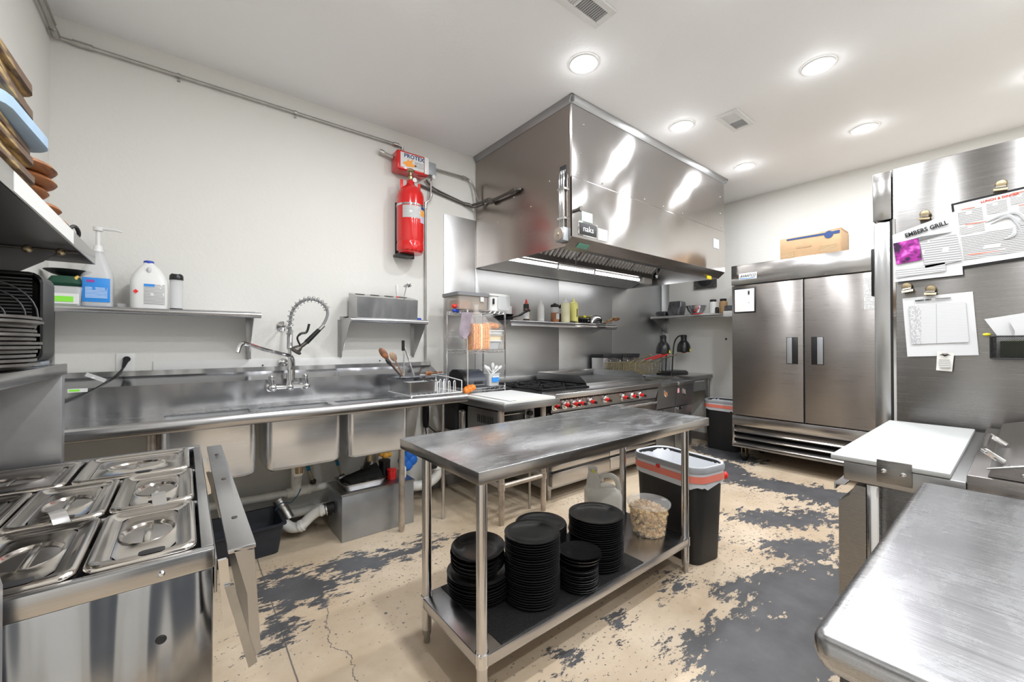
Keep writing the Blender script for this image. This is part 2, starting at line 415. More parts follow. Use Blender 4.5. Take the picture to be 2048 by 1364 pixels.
# ------------------------------------------------------------------ ceiling lamps and vents
LENS = plain('lamp lens', (1, .98, .94), .4, emit=14)
proto = None
for i, (x, y) in enumerate(LAMPS):
    loc = (x, y, CEIL-.006)
    if proto is None:
        t = T('ceiling_light', '', 'ceiling light', loc, group='round recessed ceiling lights')
        P(t, 'trim_ring', B().lathe((0,0,0), [(.062,-.002),(.066,-.006),(.09,-.004),(.094,.005)], 36, cap0=False, cap1=False), WHT, True)
        P(t, 'lens', B().lathe((0,0,0), [(.0005,-.001),(.066,-.001)], 36, cap0=False, cap1=False), LENS, True)
        proto = t
    else: t = dup(proto, loc)
    t['label'] = {5:'round recessed ceiling light nearest the viewer beyond the slatted vent, before the hood', 6:'recessed ceiling light right of the hood top, nearest the small vent',
                  9:'x'}.get(-1, '')
    L = bpy.data.lights.new('lamp_light', 'AREA'); L.shape = 'DISK'; L.size = .12; L.energy = LAMP_W; L.color = (.95, .975, 1)
    lo = bpy.data.objects.new('lamp_light', L); COL.objects.link(lo); lo.location = (x, y, CEIL-.012)
    L2 = bpy.data.lights.new('lens_glow', 'POINT'); L2.energy = LAMP_W*.055; L2.shadow_soft_size = .03; L2.color = L.color
    lo = bpy.data.objects.new('lens_glow', L2); COL.objects.link(lo); lo.location = (x, y, CEIL-.055)
    labs = {(2.005,1.76):'round recessed ceiling light just in front of the steel hood corner', (3.22,1.76):'recessed ceiling light between the long hood face and the small square vent',
            (4.46,1.76):'farthest round recessed ceiling light, near the far end of the hood', (3.22,.82):'large bright recessed ceiling light at the upper right, nearest the right edge of the picture',
            (4.46,.82):'recessed ceiling light above the tall steel refrigerators on the right', (.775,1.76):'recessed ceiling light half cut off at the top edge of the picture'}
    t['label'] = labs.get((x, y), 'round recessed ceiling light behind the viewer, out of the picture')
def vent(name, label, x0, x1, y0, y1, nsl, split):
    z = CEIL
    t = T(name, label, 'ceiling vent', ((x0+x1)/2, (y0+y1)/2, z-.02))
    b = B(); w = .035
    for a in ((x0, x1, y0, y0+w), (x0, x1, y1-w, y1), (x0, x0+w, y0+w, y1-w), (x1-w, x1, y0+w, y1-w)): b.box(*a, z-.012, z-.001, .002, 1)
    P(t, 'frame', b, WHT)
    P(t, 'backing', B().box(x0+w, x1-w, y0+w, y1-w, z-.003, z-.001), GRID)
    b = B().box((x0+x1)/2-.005, (x0+x1)/2+.005, y0+w, y1-w, z-.012, z-.002)
    P(t, 'divider', b, WHT)
    n = nsl
    for i in range(n):
        x = x0+w+.006+(x1-x0-2*w-.012)*(i+.5)/n
        sgn = 1 if x < (x0+x1)/2 else -1
        M = Matrix.Translation((x, (y0+y1)/2, z-.007)) @ Matrix.Rotation(R(45*sgn), 4, 'Y')
        P(t, 'slat', B().box(-.0045, .0045, -(y1-y0)/2+w, (y1-y0)/2-w, -.0008, .0008, M=M), WHT)
    return t
vent('slatted_vent', 'white slatted ceiling vent cut off at the top edge of the picture', 1.40, 1.83, 1.365, 1.52, 24, 0)
vent('square_vent', 'small white and grey ceiling vent right of the hood', 3.31, 3.65, 1.36, 1.53, 18, 0)

# ------------------------------------------------------------------ exhaust hood
hx0, hx1, hy, hb = 2.20, 4.64, 2.05, YB-.011
hz, hs = 2.085, 2.53
t = T('exhaust_hood', 'large stainless steel exhaust hood hanging from the ceiling over the cooking line', 'hood', ((hx0+hx1)/2, (hy+hb)/2, hz-.05))
th = .012
P(t, 'upper_front_panel', B().box(hx0, hx1, hy, hy+th, hs, CEIL-.002, .002, 1), HOOD)
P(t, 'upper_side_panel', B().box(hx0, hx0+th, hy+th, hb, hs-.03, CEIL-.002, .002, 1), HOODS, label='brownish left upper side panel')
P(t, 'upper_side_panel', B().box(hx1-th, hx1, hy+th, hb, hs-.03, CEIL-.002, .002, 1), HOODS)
P(t, 'lower_front_panel', B().box(hx0-.004, hx1+.004, hy-.006, hy+th-.002, hz, hs-.003, .002, 1), HOOD)
# front lip: chamfer inward under the front panel
b = B().prism([(hx0, hy-.006, hz), (hx0, hy+.065, hz-.060), (hx0, hy+.13, hz-.060), (hx0, hy+.13, hz-.052), (hx0, hy+.068, hz-.052), (hx0, hy+.006, hz)], (hx1-hx0, 0, 0))
P(t, 'front_lip', b, FRG)
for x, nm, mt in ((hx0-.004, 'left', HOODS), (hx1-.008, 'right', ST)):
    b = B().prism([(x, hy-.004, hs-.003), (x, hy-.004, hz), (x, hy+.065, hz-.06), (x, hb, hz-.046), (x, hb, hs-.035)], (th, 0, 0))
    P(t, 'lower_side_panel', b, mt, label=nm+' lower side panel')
# ceiling flange
b = B()
b.prism([(hx0-.03, hy-.03, CEIL-.001), (hx0-.03, hy-.03, CEIL-.006), (hx0-.03, hy-.003, CEIL-.05), (hx0-.03, hy-.001, CEIL-.05), (hx0-.03, hy-.001, CEIL-.001)], (hx1-hx0+.06, 0, 0))
P(t, 'ceiling_flange', b, DKST)
b = B().prism([(hx0-.03, hy-.03, CEIL-.001), (hx0-.03, hy-.03, CEIL-.006), (hx0-.003, hy-.03, CEIL-.05), (hx0-.001, hy-.03, CEIL-.05), (hx0-.001, hy-.03, CEIL-.001)], (0, hb-hy+.03, 0))
P(t, 'ceiling_flange', b, DKST)
b = B().prism([(hx1+.03, hy-.03, CEIL-.001), (hx1+.03, hy-.03, CEIL-.006), (hx1+.003, hy-.03, CEIL-.05), (hx1+.001, hy-.03, CEIL-.05), (hx1+.001, hy-.03, CEIL-.001)], (0, hb-hy+.03, 0))
P(t, 'ceiling_flange', b, DKST)
# inside: filter bank, gutter, light pipe, rear plenum
fy0, fz0, fy1, fz1 = 2.60, 2.46, 2.92, 2.17
ln = math.hypot(fy1-fy0, fz1-fz0); an = math.atan2(fz1-fz0, fy1-fy0)
ff = P(t, 'filter_frame', B().prism([(hx0+.02, fy0, fz0+.05), (hx0+.02, fy1, fz1+.05), (hx0+.02, fy1, fz1+.03), (hx0+.02, fy0, fz0+.03)], (hx1-hx0-.04, 0, 0)), DKST)
nb = 40
BAF = plain('baffle steel', (.66,.64,.62), .35, .75)
for i in range(nb):
    x = hx0+.05+(hx1-hx0-.1)*(i+.5)/nb
    M = Matrix.Translation((x, (fy0+fy1)/2, (fz0+fz1)/2+.012)) @ Matrix.Rotation(an, 4, 'X')
    bb = B().prism([(-.019, -ln/2, .006), (-.012, -ln/2, -.012), (.012, -ln/2, -.012), (.019, -ln/2, .006)], (0, ln, 0)).xf(M)
    P(t, 'baffle', bb, BAF)
for i in range(6):
    x = hx0+.05+(hx1-hx0-.1)*i/5
    M = Matrix.Translation((x, (fy0+fy1)/2, (fz0+fz1)/2)) @ Matrix.Rotation(an, 4, 'X')
    P(t, 'filter_rail', B().box(-.008, .008, -ln/2-.01, ln/2+.01, -.008, .0, M=M), ST)
P(t, 'upper_baffle_sheet', B().box(hx0+.02, hx1-.02, hy+.02, fy0+.02, fz0+.03, fz0+.04), SHEET)
P(t, 'grease_gutter', B().prism([(hx0+.02, fy1-.01, fz1+.03), (hx0+.02, fy1-.01, fz1-.05), (hx0+.02, fy1+.05, fz1-.06), (hx0+.02, fy1+.05, fz1+.03)], (hx1-hx0-.04, 0, 0)), FRG)
P(t, 'rear_plenum', B().prism([(hx0+.02, fy1+.051, fz1-.02), (hx0+.02, hb-.06, hz-.05), (hx0+.02, hb-.01, hz-.05), (hx0+.02, hb-.01, fz1-.02)], (hx1-hx0-.04, 0, 0)), SHEET)
P(t, 'light_tube', B().cyl((hx0+.02, fy1+.02, fz1-.085), (hx1-.30, fy1+.02, fz1-.085), .016), plain('hood light tube', (1,1,1), .4, emit=8), label='white glowing tube under the gutter')
b = B().cyl((hx1-.30, fy1+.02, fz1-.085), (hx1-.24, fy1+.02, fz1-.085), .02).box(hx1-.24, hx1-.06, fy1-.02, fy1+.06, fz1-.12, fz1-.05, .012)
P(t, 'junction_fitting', b, WHT)
b = B().tube(smooth([(3.12, 2.9, 2.36), (3.12, 2.86, 2.30), (3.12, 2.85, 2.10)], 4), .008)
b.cyl((2.85, 2.85, 2.10), (3.42, 2.85, 2.10), .011); b.cyl((2.86, 2.85, 2.1), (2.86, 2.85, 2.055), .009); b.cyl((3.41, 2.85, 2.1), (3.41, 2.85, 2.055), .009)
for x in (2.86, 3.41): b.cyl((x, 2.85, 2.055), (x, 2.85, 2.03), .014, .007)
P(t, 'spray_nozzle_pipe', b, CHR)
P(t, 'spray_nozzle_pipe', B().cyl((4.2, 2.6, 2.45), (4.2, 2.6, 2.08), .008).cyl((4.2, 2.6, 2.08), (4.2, 2.6, 2.05), .013, .008), CHR)
P(t, 'clip_tag', B().box(4.36, 4.45, 2.10, 2.112, 1.995, 2.03, .002), plain('yellow tag', (.85,.6,.02), .5), label='small yellow tag on the lip')
# rivets
rv = B()
for (x, z) in ((2.33,2.95),(2.30,2.72),(2.27,2.56),(2.55,2.56),(2.82,2.56),(3.12,2.56),(3.42,2.56),(3.75,2.56),(4.55,2.9),(4.55,2.72),(4.56,2.58),(4.2,2.56)):
    rv.ball((x, hy-.002, z), .006, n=8)
for (y, z) in ((2.15,2.60),(2.28,2.56),(2.72,2.56),(2.95,2.40),(2.5,2.42)): rv.ball((hx0-.002, y, z), .006, n=8)
P(t, 'rivets', rv, CHR, kind='stuff')
# name plate, stickers, thermometer knob
pl = P(t, 'name_plate', B().box(2.27, 2.465, hy-.014, hy-.007, 2.115, 2.205, .003), BLKM, label='small black name plate')
text(pl, 'lettering', 'naks', .062, (2.367, hy-.0145, 2.160), 'N', WHT, 1.1)
P(t, 'plate_border', B().box(2.262, 2.473, hy-.010, hy-.0065, 2.107, 2.213, .001), CHR)
P(t, 'sticker', B().box(2.30, 2.42, hy-.009, hy-.0065, 2.218, 2.29), plain('mint sticker', (.38,.58,.52), .5), label='pale mint sticker above the name plate')
P(t, 'sticker', B().box(2.485, 2.60, hy-.009, hy-.0065, 2.105, 2.195), PRW, label='white printed sticker right of the name plate')
P(t, 'sticker', B().box(4.37, 4.50, hy-.009, hy-.0065, 2.32, 2.42), plain('grey sticker', (.40,.40,.42), .5), label='faded grey sticker at the far end')
mt_green = plain('green stain sticker', (.10,.26,.19), .5)
P(t, 'sticker', B().prism([(2.30, hy+.022, hz-.027), (2.30, hy+.052, hz-.053), (2.42, hy+.052, hz-.053), (2.42, hy+.022, hz-.027)], (0, -.002, -.003)), mt_green, label='dark green sticker on the lip')
P(t, 'thermostat_stub', B().cyl((2.235, hy-.006, 2.28), (2.235, hy-.05, 2.28), .014).cyl((2.235, hy-.05, 2.28), (2.235, hy-.062, 2.28), .02, .018), DARKP)
# conduits and box on the left side
P(t, 'cable_slot', B().box(hx0-.006, hx0+.001, 2.10, 2.165, 2.46, 2.63), BLKM, label='dark slot where the conduits enter')
for y in (2.112, 2.133, 2.155):
    P(t, 'conduit', B().tube(smooth([(hx0+.004, y, 2.60), (hx0-.018, y, 2.55), (hx0-.022, y, 2.4), (hx0-.022, y, 2.14)], 4), .007), CHR)
P(t, 'conduit_strap', B().box(hx0-.032, hx0-.004, 2.10, 2.17, 2.445, 2.46), CHR)
P(t, 'conduit_strap', B().box(hx0-.032, hx0-.004, 2.10, 2.17, 2.225, 2.24), CHR)
bx = P(t, 'switch_box', B().box(hx0-.062, hx0-.005, 2.075, 2.165, 2.055, 2.155, .006), BOXG)
P(bx, 'cover_plate', B().lathe((hx0-.062, 2.12, 2.105), [(.05,0),(.052,.006),(.048,.010),(.012,.012),(.010,.022)], 8, axis=(-1,0,0)), RUSTY)

# ------------------------------------------------------------------ fire suppression on the back wall
t = T('suppression_tank', 'tall glossy red fire suppression cylinder on the wall by the hood', 'tank', (1.465, 3.20, 2.06))
c = (1.465, 3.19, 0)
P(t, 'cylinder', B().lathe(c, [(.085,2.075),(.108,2.07),(.112,2.085),(.112,2.13),(.109,2.14),(.109,2.15),(.112,2.16),(.112,2.52),(.104,2.56),(.075,2.60),(.04,2.625),(.032,2.64),(.032,2.665)], 36), RED)
P(t, 'foot_ring', B().lathe(c, [(.095,2.055),(.1,2.075)], 30, cap1=False), RED)
for dx in (-.078, .078): P(t, 'collar_tab', B().box(c[0]+dx-.012, c[0]+dx+.012, 3.185, 3.19, 2.54, 2.66, .001), REDP)
P(t, 'band', B().lathe(c, [(.1125,2.435),(.1145,2.436),(.1145,2.452),(.1125,2.453)], 36, cap0=False, cap1=False), CHR)
def arc(cx, cy, r, a0, a1, z0, z1, n=14):
    b = B(); b.loft([[V(cx+r*math.sin(R(a0+(a1-a0)*i/n)), cy-r*math.cos(R(a0+(a1-a0)*i/n)), z) for i in range(n+1)] for z in (z0, z1)], False, False, closed=False); return b
lb = P(t, 'label', arc(c[0], c[1], .1128, -58, 20, 2.33, 2.43), PRW, label='white printed label')
P(t, 'label', arc(c[0], c[1], .1130, 20, 62, 2.30, 2.44), plain('blue orange label', (.55,.50,.62), .5), label='label with blue and orange emblem')
P(t, 'emblem', arc(c[0], c[1], .1133, 24, 56, 2.41, 2.435, 8), NAVY)
P(t, 'emblem', arc(c[0], c[1], .1133, 22, 50, 2.355, 2.405, 8), plain('orange print', (.85,.35,.03), .5))
v = P(t, 'valve', B().lathe(c, [(.016,2.665),(.022,2.675),(.022,2.70),(.014,2.71),(.014,2.735),(.030,2.742),(.034,2.752),(.022,2.765)], 16), BRASS)
P(v, 'gauge', B().lathe((c[0]+.022, 3.165, 2.668), [(.017,0),(.019,.004),(.019,.014),(.015,.016)], 18, axis=(0,-1,0)), WHT)
P(t, 'wall_bracket', B().box(1.365, 1.50, 3.19, 3.315, 2.035, 2.056, .003).box(1.38, 1.55, 3.295, 3.315, 2.04, 2.5, .003), BLK)
t = T('suppression_control_box', 'red control box with white lettered front above the red cylinder', 'control box', (1.487, 3.25, 2.745))
M = None
P(t, 'case', B().box(1.347, 1.632, 3.185, 3.315, 2.745, 2.905, .014, 3), RED)
P(t, 'face_label', B().box(1.375, 1.585, 3.182, 3.186, 2.765, 2.888, .001), LAB)
P(t, 'side_card', B().box(1.588, 1.628, 3.176, 3.184, 2.755, 2.898, .002), WHT, label='white tag at the right of the front')
text(t, 'lettering', 'PROTEX', .046, (1.495, 3.1815, 2.865), 'N', NAVY, 1.05, bold=.0012)
P(t, 'flame_emblem', B().prism([(1.39,3.1815,2.80),(1.43,3.1815,2.775),(1.49,3.1815,2.785),(1.52,3.1815,2.80),(1.475,3.1815,2.81),(1.485,3.1815,2.85),(1.455,3.1815,2.825),(1.44,3.1815,2.845),(1.43,3.1815,2.82)], (0,-.001,0)), plain('flame orange', (.9,.35,.05), .5))
P(t, 'fine_print', B().box(1.50, 1.58, 3.1805, 3.182, 2.785, 2.835), PRW)
t = T('junction_box', 'grey square junction box right of the red control box', 'electrical box', (1.675, 3.28, 2.80))
P(t, 'body', B().box(1.64, 1.735, 3.26, 3.318, 2.80, 2.905, .003), BOXG)
P(t, 'cover', B().box(1.636, 1.739, 3.254, 3.262, 2.797, 2.909, .003), BOXG)
P(t, 'screw', B().ball((1.728, 3.254, 2.895), .004, n=8), CHR)
t = T('pressure_gauge', 'round white pressure gauge below the grey junction box', 'gauge', (1.70, 3.25, 2.76))
P(t, 'dial', B().lathe((1.70, 3.235, 2.77), [(.016,0),(.018,.003),(.018,.016),(.013,.018)], 18, axis=(0,-1,0)), WHT)
P(t, 'stem', B().cyl((1.70, 3.27, 2.752), (1.70, 3.27, 2.77), .007).cyl((1.70, 3.23, 2.77), (1.70, 3.28, 2.77), .007), CHR)
def pipe(name, label, pts, r, mt, cat='pipe', sm=0, fit=(), straps=(), fr=1.5, grp=None):
    t = T(name, label, cat, pts[0], group=grp)
    P(t, 'tube', B().tube(smooth(pts, sm) if sm else pts, r, 10), mt)
    for f in fit: P(t, 'fitting', B().cyl(Vector(f[0]), Vector(f[1]), r*fr, n=12), mt)
    for s_ in straps: P(t, 'strap', B().cyl((s_[0]-.008, s_[1], s_[2]), (s_[0]+.008, s_[1], s_[2]), r*1.4, n=12).box(s_[0]-.008, s_[0]+.008, s_[1], YB-.001, s_[2]-.03, s_[2]-.026), mt)
    return t
yw = YB-.025
pipe('long_conduit', 'long grey conduit running down under the ceiling along the sink wall', [(-.55, 3.30, 2.99), (1.40, 3.30, 2.99), (1.44, 3.30, 2.985), (1.44, 3.30, 2.91)], .011, GALV, 'conduit', fit=(((-.50,3.30,2.99),(-.42,3.30,2.99)), ((1.36,3.30,2.99),(1.41,3.30,2.99)), ((1.44,3.30,2.96),(1.44,3.30,2.91))), straps=((-.04,3.30,2.99),(.62,3.30,2.99)))
pipe('corner_conduit', 'pair of grey conduits on the left wall running to the corner', [(-.56, 3.28, 2.99), (-.56, .9, 2.99)], .012, GALV, 'conduit', fit=(((-.56,3.29,2.99),(-.56,3.22,2.99)),))
pipe('corner_conduit', 'thinner grey conduit beside the pair on the left wall', [(-.56, 3.25, 3.03), (-.56, .9, 3.03)], .009, GALV, 'conduit')
pipe('short_conduit', 'short grey threaded conduit stub left of the red control box', [(1.25, 3.29, 2.885), (1.347, 3.27, 2.86)], .014, GALV, 'conduit', fit=(((1.24,3.29,2.888),(1.275,3.286,2.88)),))
pipe('upper_conduit', 'grey conduit from the junction box bending down into the hood side', [(1.74, 3.29, 2.875), (2.06, 3.29, 2.875), (2.12, 3.29, 2.855), (2.15, 3.27, 2.80), (2.17, 3.24, 2.70), (2.188, 3.20, 2.62)], .010, GALV, 'conduit', sm=3, fit=(((2.03,3.29,2.876),(2.07,3.29,2.874)),))
pipe('middle_conduit', 'thin grey conduit sloping from the gauge to the hood side', [(1.66, 3.29, 2.76), (1.74, 3.29, 2.70), (2.05, 3.29, 2.635), (2.13, 3.26, 2.60), (2.188, 3.15, 2.615)], .008, DARKP, 'conduit', sm=4)
pipe('lower_pipe', 'dark iron pipe from the red cylinder to the hood side', [(1.60, 3.30, 2.70), (2.05, 3.30, 2.63), (2.13, 3.27, 2.625), (2.165, 3.15, 2.63), (2.168, 3.03, 2.625)], .012, DARKP, 'pipe', fit=(((2.06,3.30,2.63),(2.11,3.28,2.626)), ((2.166,3.10,2.628),(2.168,3.03,2.625))))
pipe('hood_side_pipe', 'dark pipe with chrome elbow running along the hood side', [(2.165, 3.03, 2.60), (2.165, 2.66, 2.60), (2.175, 2.63, 2.60), (2.192, 2.62, 2.60)], .013, DARKP, 'pipe', fit=(((2.165,2.72,2.60),(2.165,2.65,2.60)), ((2.165,3.03,2.60),(2.165,2.97,2.60))))
pipe('wall_gas_pipe', 'slim grey pipe running down the wall from the gauge to the sink', [(1.70, 3.28, 2.75), (1.70, 3.28, 2.61), (1.69, 3.28, 2.58), (1.665, 3.29, 2.56), (1.658, 3.30, 2.53), (1.658, 3.30, 1.16)], .009, GALV, 'pipe', fit=(((1.70,3.28,2.64),(1.70,3.28,2.61)), ((1.658,3.30,2.56),(1.658,3.30,2.50))))
# ------------------------------------------------------------------ three compartment sink
SF, ST_Z = 2.56, .935
t = T('compartment_sink', 'long stainless three-compartment sink with tall backsplash along the wall', 'sink', (.53, 2.95, 0))
x0, x1 = -.56, 1.625
def ringrim(y, z): pass
# rolled front and right rim
P(t, 'front_rim', B().prism([(x0, SF+.045, .905), (x0, SF+.024, .936), (x0, SF+.008, .936), (x0, SF-.003, .922), (x0, SF-.003, .884), (x0, SF+.005, .874), (x0, SF+.05, .874)], (x1-x0, 0, 0)), STX, ang=60)
P(t, 'side_rim', B().prism([(x1-.045, SF+.02, .905), (x1-.024, SF+.02, .936), (x1-.008, SF+.02, .936), (x1+.004, SF+.02, .922), (x1+.004, SF+.02, .884), (x1-.006, SF+.02, .874), (x1-.05, SF+.02, .874)], (0, .57, 0)), STX, ang=60)
bx = [(-.095, .308), (.352, .755), (.796, 1.199)]
by0, by1 = 2.64, 2.99
b = B()
b.box(x0, bx[0][0]+.004, SF+.044, 3.176, .898, .906).box(bx[2][1]-.004, x1-.04, SF+.044, 3.176, .898, .906)
b.box(bx[0][0]+.004, bx[2][1]-.004, SF+.044, by0+.006, .898, .906).box(bx[0][0]+.004, bx[2][1]-.004, by1-.006, 3.176, .898, .906)
for i in (0, 1): b.box(bx[i][1]-.004, bx[i+1][0]+.004, by0+.006, by1-.006, .898, .906)
P(t, 'deck', b, WORN)
b = B().prism([(x0, 3.175, .88), (x0, 3.171, 1.065), (x0, 3.285, 1.115), (x0, 3.287, 1.145), (x0, 3.311, 1.145), (x0, 3.311, 1.11), (x0, 3.18, 1.055), (x0, 3.185, .88)], (1.70-x0, 0, 0))
P(t, 'backsplash', b, STZ)
P(t, 'end_splash', B().box(1.66, 1.70, 3.10, 3.17, .93, 1.055, .003), ST)
P(t, 'brand_label', B().box(-.49, -.415, 3.1695, 3.171, 1.045, 1.065), LAB, label='white and green sticker at the left end')
P(t, 'label_print', B().box(-.485, -.445, 3.1685, 3.1698, 1.05, 1.061), GRN)
for i, (a, c) in enumerate(bx):
    cx, cy, w, d = (a+c)/2, (by0+by1)/2, c-a, by1-by0
    bo = B().loft([rr(cx, cy, w, d, .035, .897), rr(cx, cy, w-.004, d-.004, .035, .60), rr(cx, cy, w-.03, d-.03, .04, .580), rr(cx, cy, w-.07, d-.07, .05, .574)], False, True)
    o = P(t, 'bowl', bo, BOWL, ang=50)
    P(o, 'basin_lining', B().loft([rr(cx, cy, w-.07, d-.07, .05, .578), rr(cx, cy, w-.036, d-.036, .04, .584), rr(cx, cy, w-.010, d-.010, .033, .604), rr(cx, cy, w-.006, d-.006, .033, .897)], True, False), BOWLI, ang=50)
    P(o, 'drain', B().cyl((cx, cy, .574), (cx, cy, .545), .045, .04).cyl((cx, cy, .545), (cx, cy, .50), .022), BRASS)
for x, y in ((1.175, 2.70), (-.13, 2.70), (1.175, 3.2), (-.13, 3.2)):
    l = P(t, 'leg', B().cyl((x, y, .03), (x, y, .90), .021), RUSTY)
    P(l, 'foot', B().cyl((x, y, 0), (x, y, .035), .014, .019), RUSTY)
P(t, 'leg', B().cyl((1.50, 2.70, .0), (1.50, 2.70, .90), .012), TUBE, label='thin support rod at the right end')

# faucet
t = T('pre_rinse_faucet', 'chrome wall faucet with swing spout and coiled pre-rinse hose above the sink', 'faucet', (.565, 3.262, 1.0))
P(t, 'mixer_body', B().cyl((.47, 3.20, 1.005), (.665, 3.20, 1.005), .014).ball((.567, 3.20, 1.005), .026), CHR)
for x in (.465, .668):
    hd = P(t, 'inlet', B().cyl((x, 3.262, 1.005), (x, 3.20, 1.005), .022).cyl((x, 3.266, 1.005), (x, 3.258, 1.005), .032).ball((x, 3.20, 1.005), .027), CHR)
    P(hd, 'tap_handle', B().cyl((x, 3.20, 1.01), (x-.008, 3.19, 1.07), .017, .013).ball((x-.008, 3.19, 1.075), .018).cyl((x-.02, 3.17, 1.078), (x-.0, 3.21, 1.082), .008), CHR)
P(t, 'riser', B().cyl((.567, 3.20, 1.0), (.567, 3.20, 1.43), .012).cyl((.567, 3.2, 1.02), (.567, 3.2, 1.10), .02), CHR)
P(t, 'wall_bracket', B().lathe((.555, 3.409, 1.422), [(.034,0),(.036,.006),(.02,.02),(.008,.03),(.008,.20)], 18, axis=(.09,-1,0)), CHR)
P(t, 'wall_bracket', B().lathe((.56, 3.396, 1.162), [(.03,0),(.032,.006),(.016,.016),(.008,.02),(.008,.19)], 18, axis=(.07,-1,0)), CHR)
hose = smooth([(.561, 3.17, 1.36), (.563, 3.16, 1.45), (.575, 3.15, 1.52), (.615, 3.13, 1.575), (.67, 3.12, 1.60), (.73, 3.12, 1.592), (.775, 3.12, 1.555), (.788, 3.12, 1.505), (.77, 3.12, 1.45), (.738, 3.12, 1.40)], 6)
P(t, 'hose', B().tube(hose, .0095), GREYP)
# coil spring along first part of the hose
cs = []; seg = hose[:40]
L = 15*16
for k in range(L+1):
    u = k/L*(len(seg)-1.001); i = int(u); f = u-i
    p = seg[i].lerp(seg[i+1], f); d = (seg[i+1]-seg[i]).normalized()
    a = V(0,1,0); a = (a-d*a.dot(d)).normalized(); b_ = d.cross(a); an = 2*PI*k/16
    cs.append(p+(a*math.cos(an)+b_*math.sin(an))*.021)
P(t, 'hose_spring', B().tube(cs, .0028, 6), CHR)
cs = [V(.567+.017*math.cos(2*PI*k/12), 3.20+.017*math.sin(2*PI*k/12), 1.26+.12*k/(12*16)) for k in range(12*16+1)]
P(t, 'riser_spring', B().tube(cs, .0032, 6), CHR)
P(t, 'grip', B().cyl((.735, 3.12, 1.395), (.652, 3.12, 1.305), .014, .017), BLK, label='black rubber grip')
P(t, 'spray_head', B().cyl((.652, 3.12, 1.305), (.60, 3.12, 1.262), .013).cyl((.615, 3.12, 1.275), (.585, 3.12, 1.25), .018, .034).lathe((.585, 3.11, 1.242), [(.034,0),(.036,.01),(.02,.02)], 16, axis=(.5,-.3,.8)), DARKP)
P(t, 'hose_collar', B().cyl((.762, 3.12, 1.425), (.732, 3.12, 1.392), .014), CHR)
P(t, 'spray_lever', B().tube(smooth([(.612, 3.10, 1.285), (.592, 3.09, 1.335), (.615, 3.09, 1.365), (.648, 3.09, 1.375), (.664, 3.09, 1.43)], 5), [.006]*8+[.008]*13), BLK)
P(t, 'spout', B().tube(smooth([(.585, 3.18, 1.08), (.585, 3.175, 1.16), (.575, 3.165, 1.205), (.54, 3.14, 1.222), (.40, 3.08, 1.262), (.305, 3.03, 1.296), (.272, 3.01, 1.292), (.255, 3.0, 1.245)], 5), .0115), CHR)
P(t, 'spout_base', B().cyl((.575, 3.19, 1.05), (.575, 3.19, 1.12), .022), CHR)
t.location = (t.location[0]-.015, t.location[1]-.09, t.location[2]+.008)

# wall shelves over the sink
def wall_shelf(name, label, x0, x1, y0, z, brs, lip=.035, mt=STX):
    t = T(name, label, 'shelf', ((x0+x1)/2, YB-.01, z-.3))
    P(t, 'shelf_board', B().prism([(x0, YB-.002, z), (x0, y0+.016, z), (x0, y0+.004, z-.004), (x0, y0, z-.014), (x0, y0+.003, z-.028), (x0, y0+.014, z-lip), (x0, y0+.02, z-.03), (x0, y0+.012, z-.02), (x0, y0+.02, z-.006), (x0, YB-.002, z-.004)], (x1-x0, 0, 0)), mt, ang=50)
    P(t, 'back_lip', B().box(x0, x1, YB-.004, YB-.001, z, z+.022), mt)
    for x in brs:
        b = B().prism([(x, y0+.02, z-.008), (x, y0+.03, z-.035), (x, YB-.03, z-.30), (x, YB-.002, z-.31), (x, YB-.002, z-.006)], (.003, 0, 0))
        b.box(x-.016, x+.016, YB-.004, YB-.001, z-.31, z-.006)
        P(t, 'bracket', b, ST)
    return t
wall_shelf('wall_shelf', 'long stainless wall shelf holding the cleaning jugs', -.58, .375, 3.015, 1.503, (.335, -.578))
wall_shelf('small_wall_shelf', 'short stainless wall shelf holding the steel utensil box', .935, 1.548, 3.03, 1.497, (.936, 1.54))

# shelf goods
t = T('sanitizer_jug', 'cloudy jug with blue label and tall white pump on the left wall shelf', 'jug', (-.378, 3.165, 1.504))
c = (-.378, 3.165)
P(t, 'body', B().loft([rr(*c, .112, .11, .02, 1.504), rr(*c, .125, .12, .025, 1.515), rr(*c, .125, .12, .025, 1.66), rr(*c, .115, .11, .03, 1.70), rr(*c, .08, .08, .03, 1.755), rr(*c, .045, .045, .02, 1.80), rr(*c, .042, .042, .02, 1.815)]), CLRM)
P(t, 'label', B().box(c[0]-.052, c[0]+.055, 3.102, 3.106, 1.53, 1.66, .002), BLUL, label='bright blue label')
P(t, 'label_print', B().box(c[0]-.04, c[0]+.045, 3.1005, 3.1025, 1.55, 1.61), printmat('white on blue print', (.03,.25,.70), (.7,.78,.85), 8, .6))
P(t, 'label_emblem', B().box(c[0]-.035, c[0]-.005, 3.1005, 3.1025, 1.635, 1.648), plain('magenta print', (.35,.05,.30), .5))
P(t, 'pump', B().cyl((*c, 1.81), (*c, 1.845), .023, .017).cyl((*c, 1.845), (*c, 1.925), .0095).cyl((*c, 1.925), (*c, 1.945), .020, .022), WHT)
P(t, 'pump_spout', B().tube([(c[0], 3.165, 1.94), (c[0]+.07, 3.15, 1.937), (c[0]+.10, 3.143, 1.93)], [.009, .007, .004]), WHT)
t = T('bleach_jug', 'white jug with blue cap and printed label on the left wall shelf', 'jug', (-.165, 3.165, 1.504))
c = (-.165, 3.165)
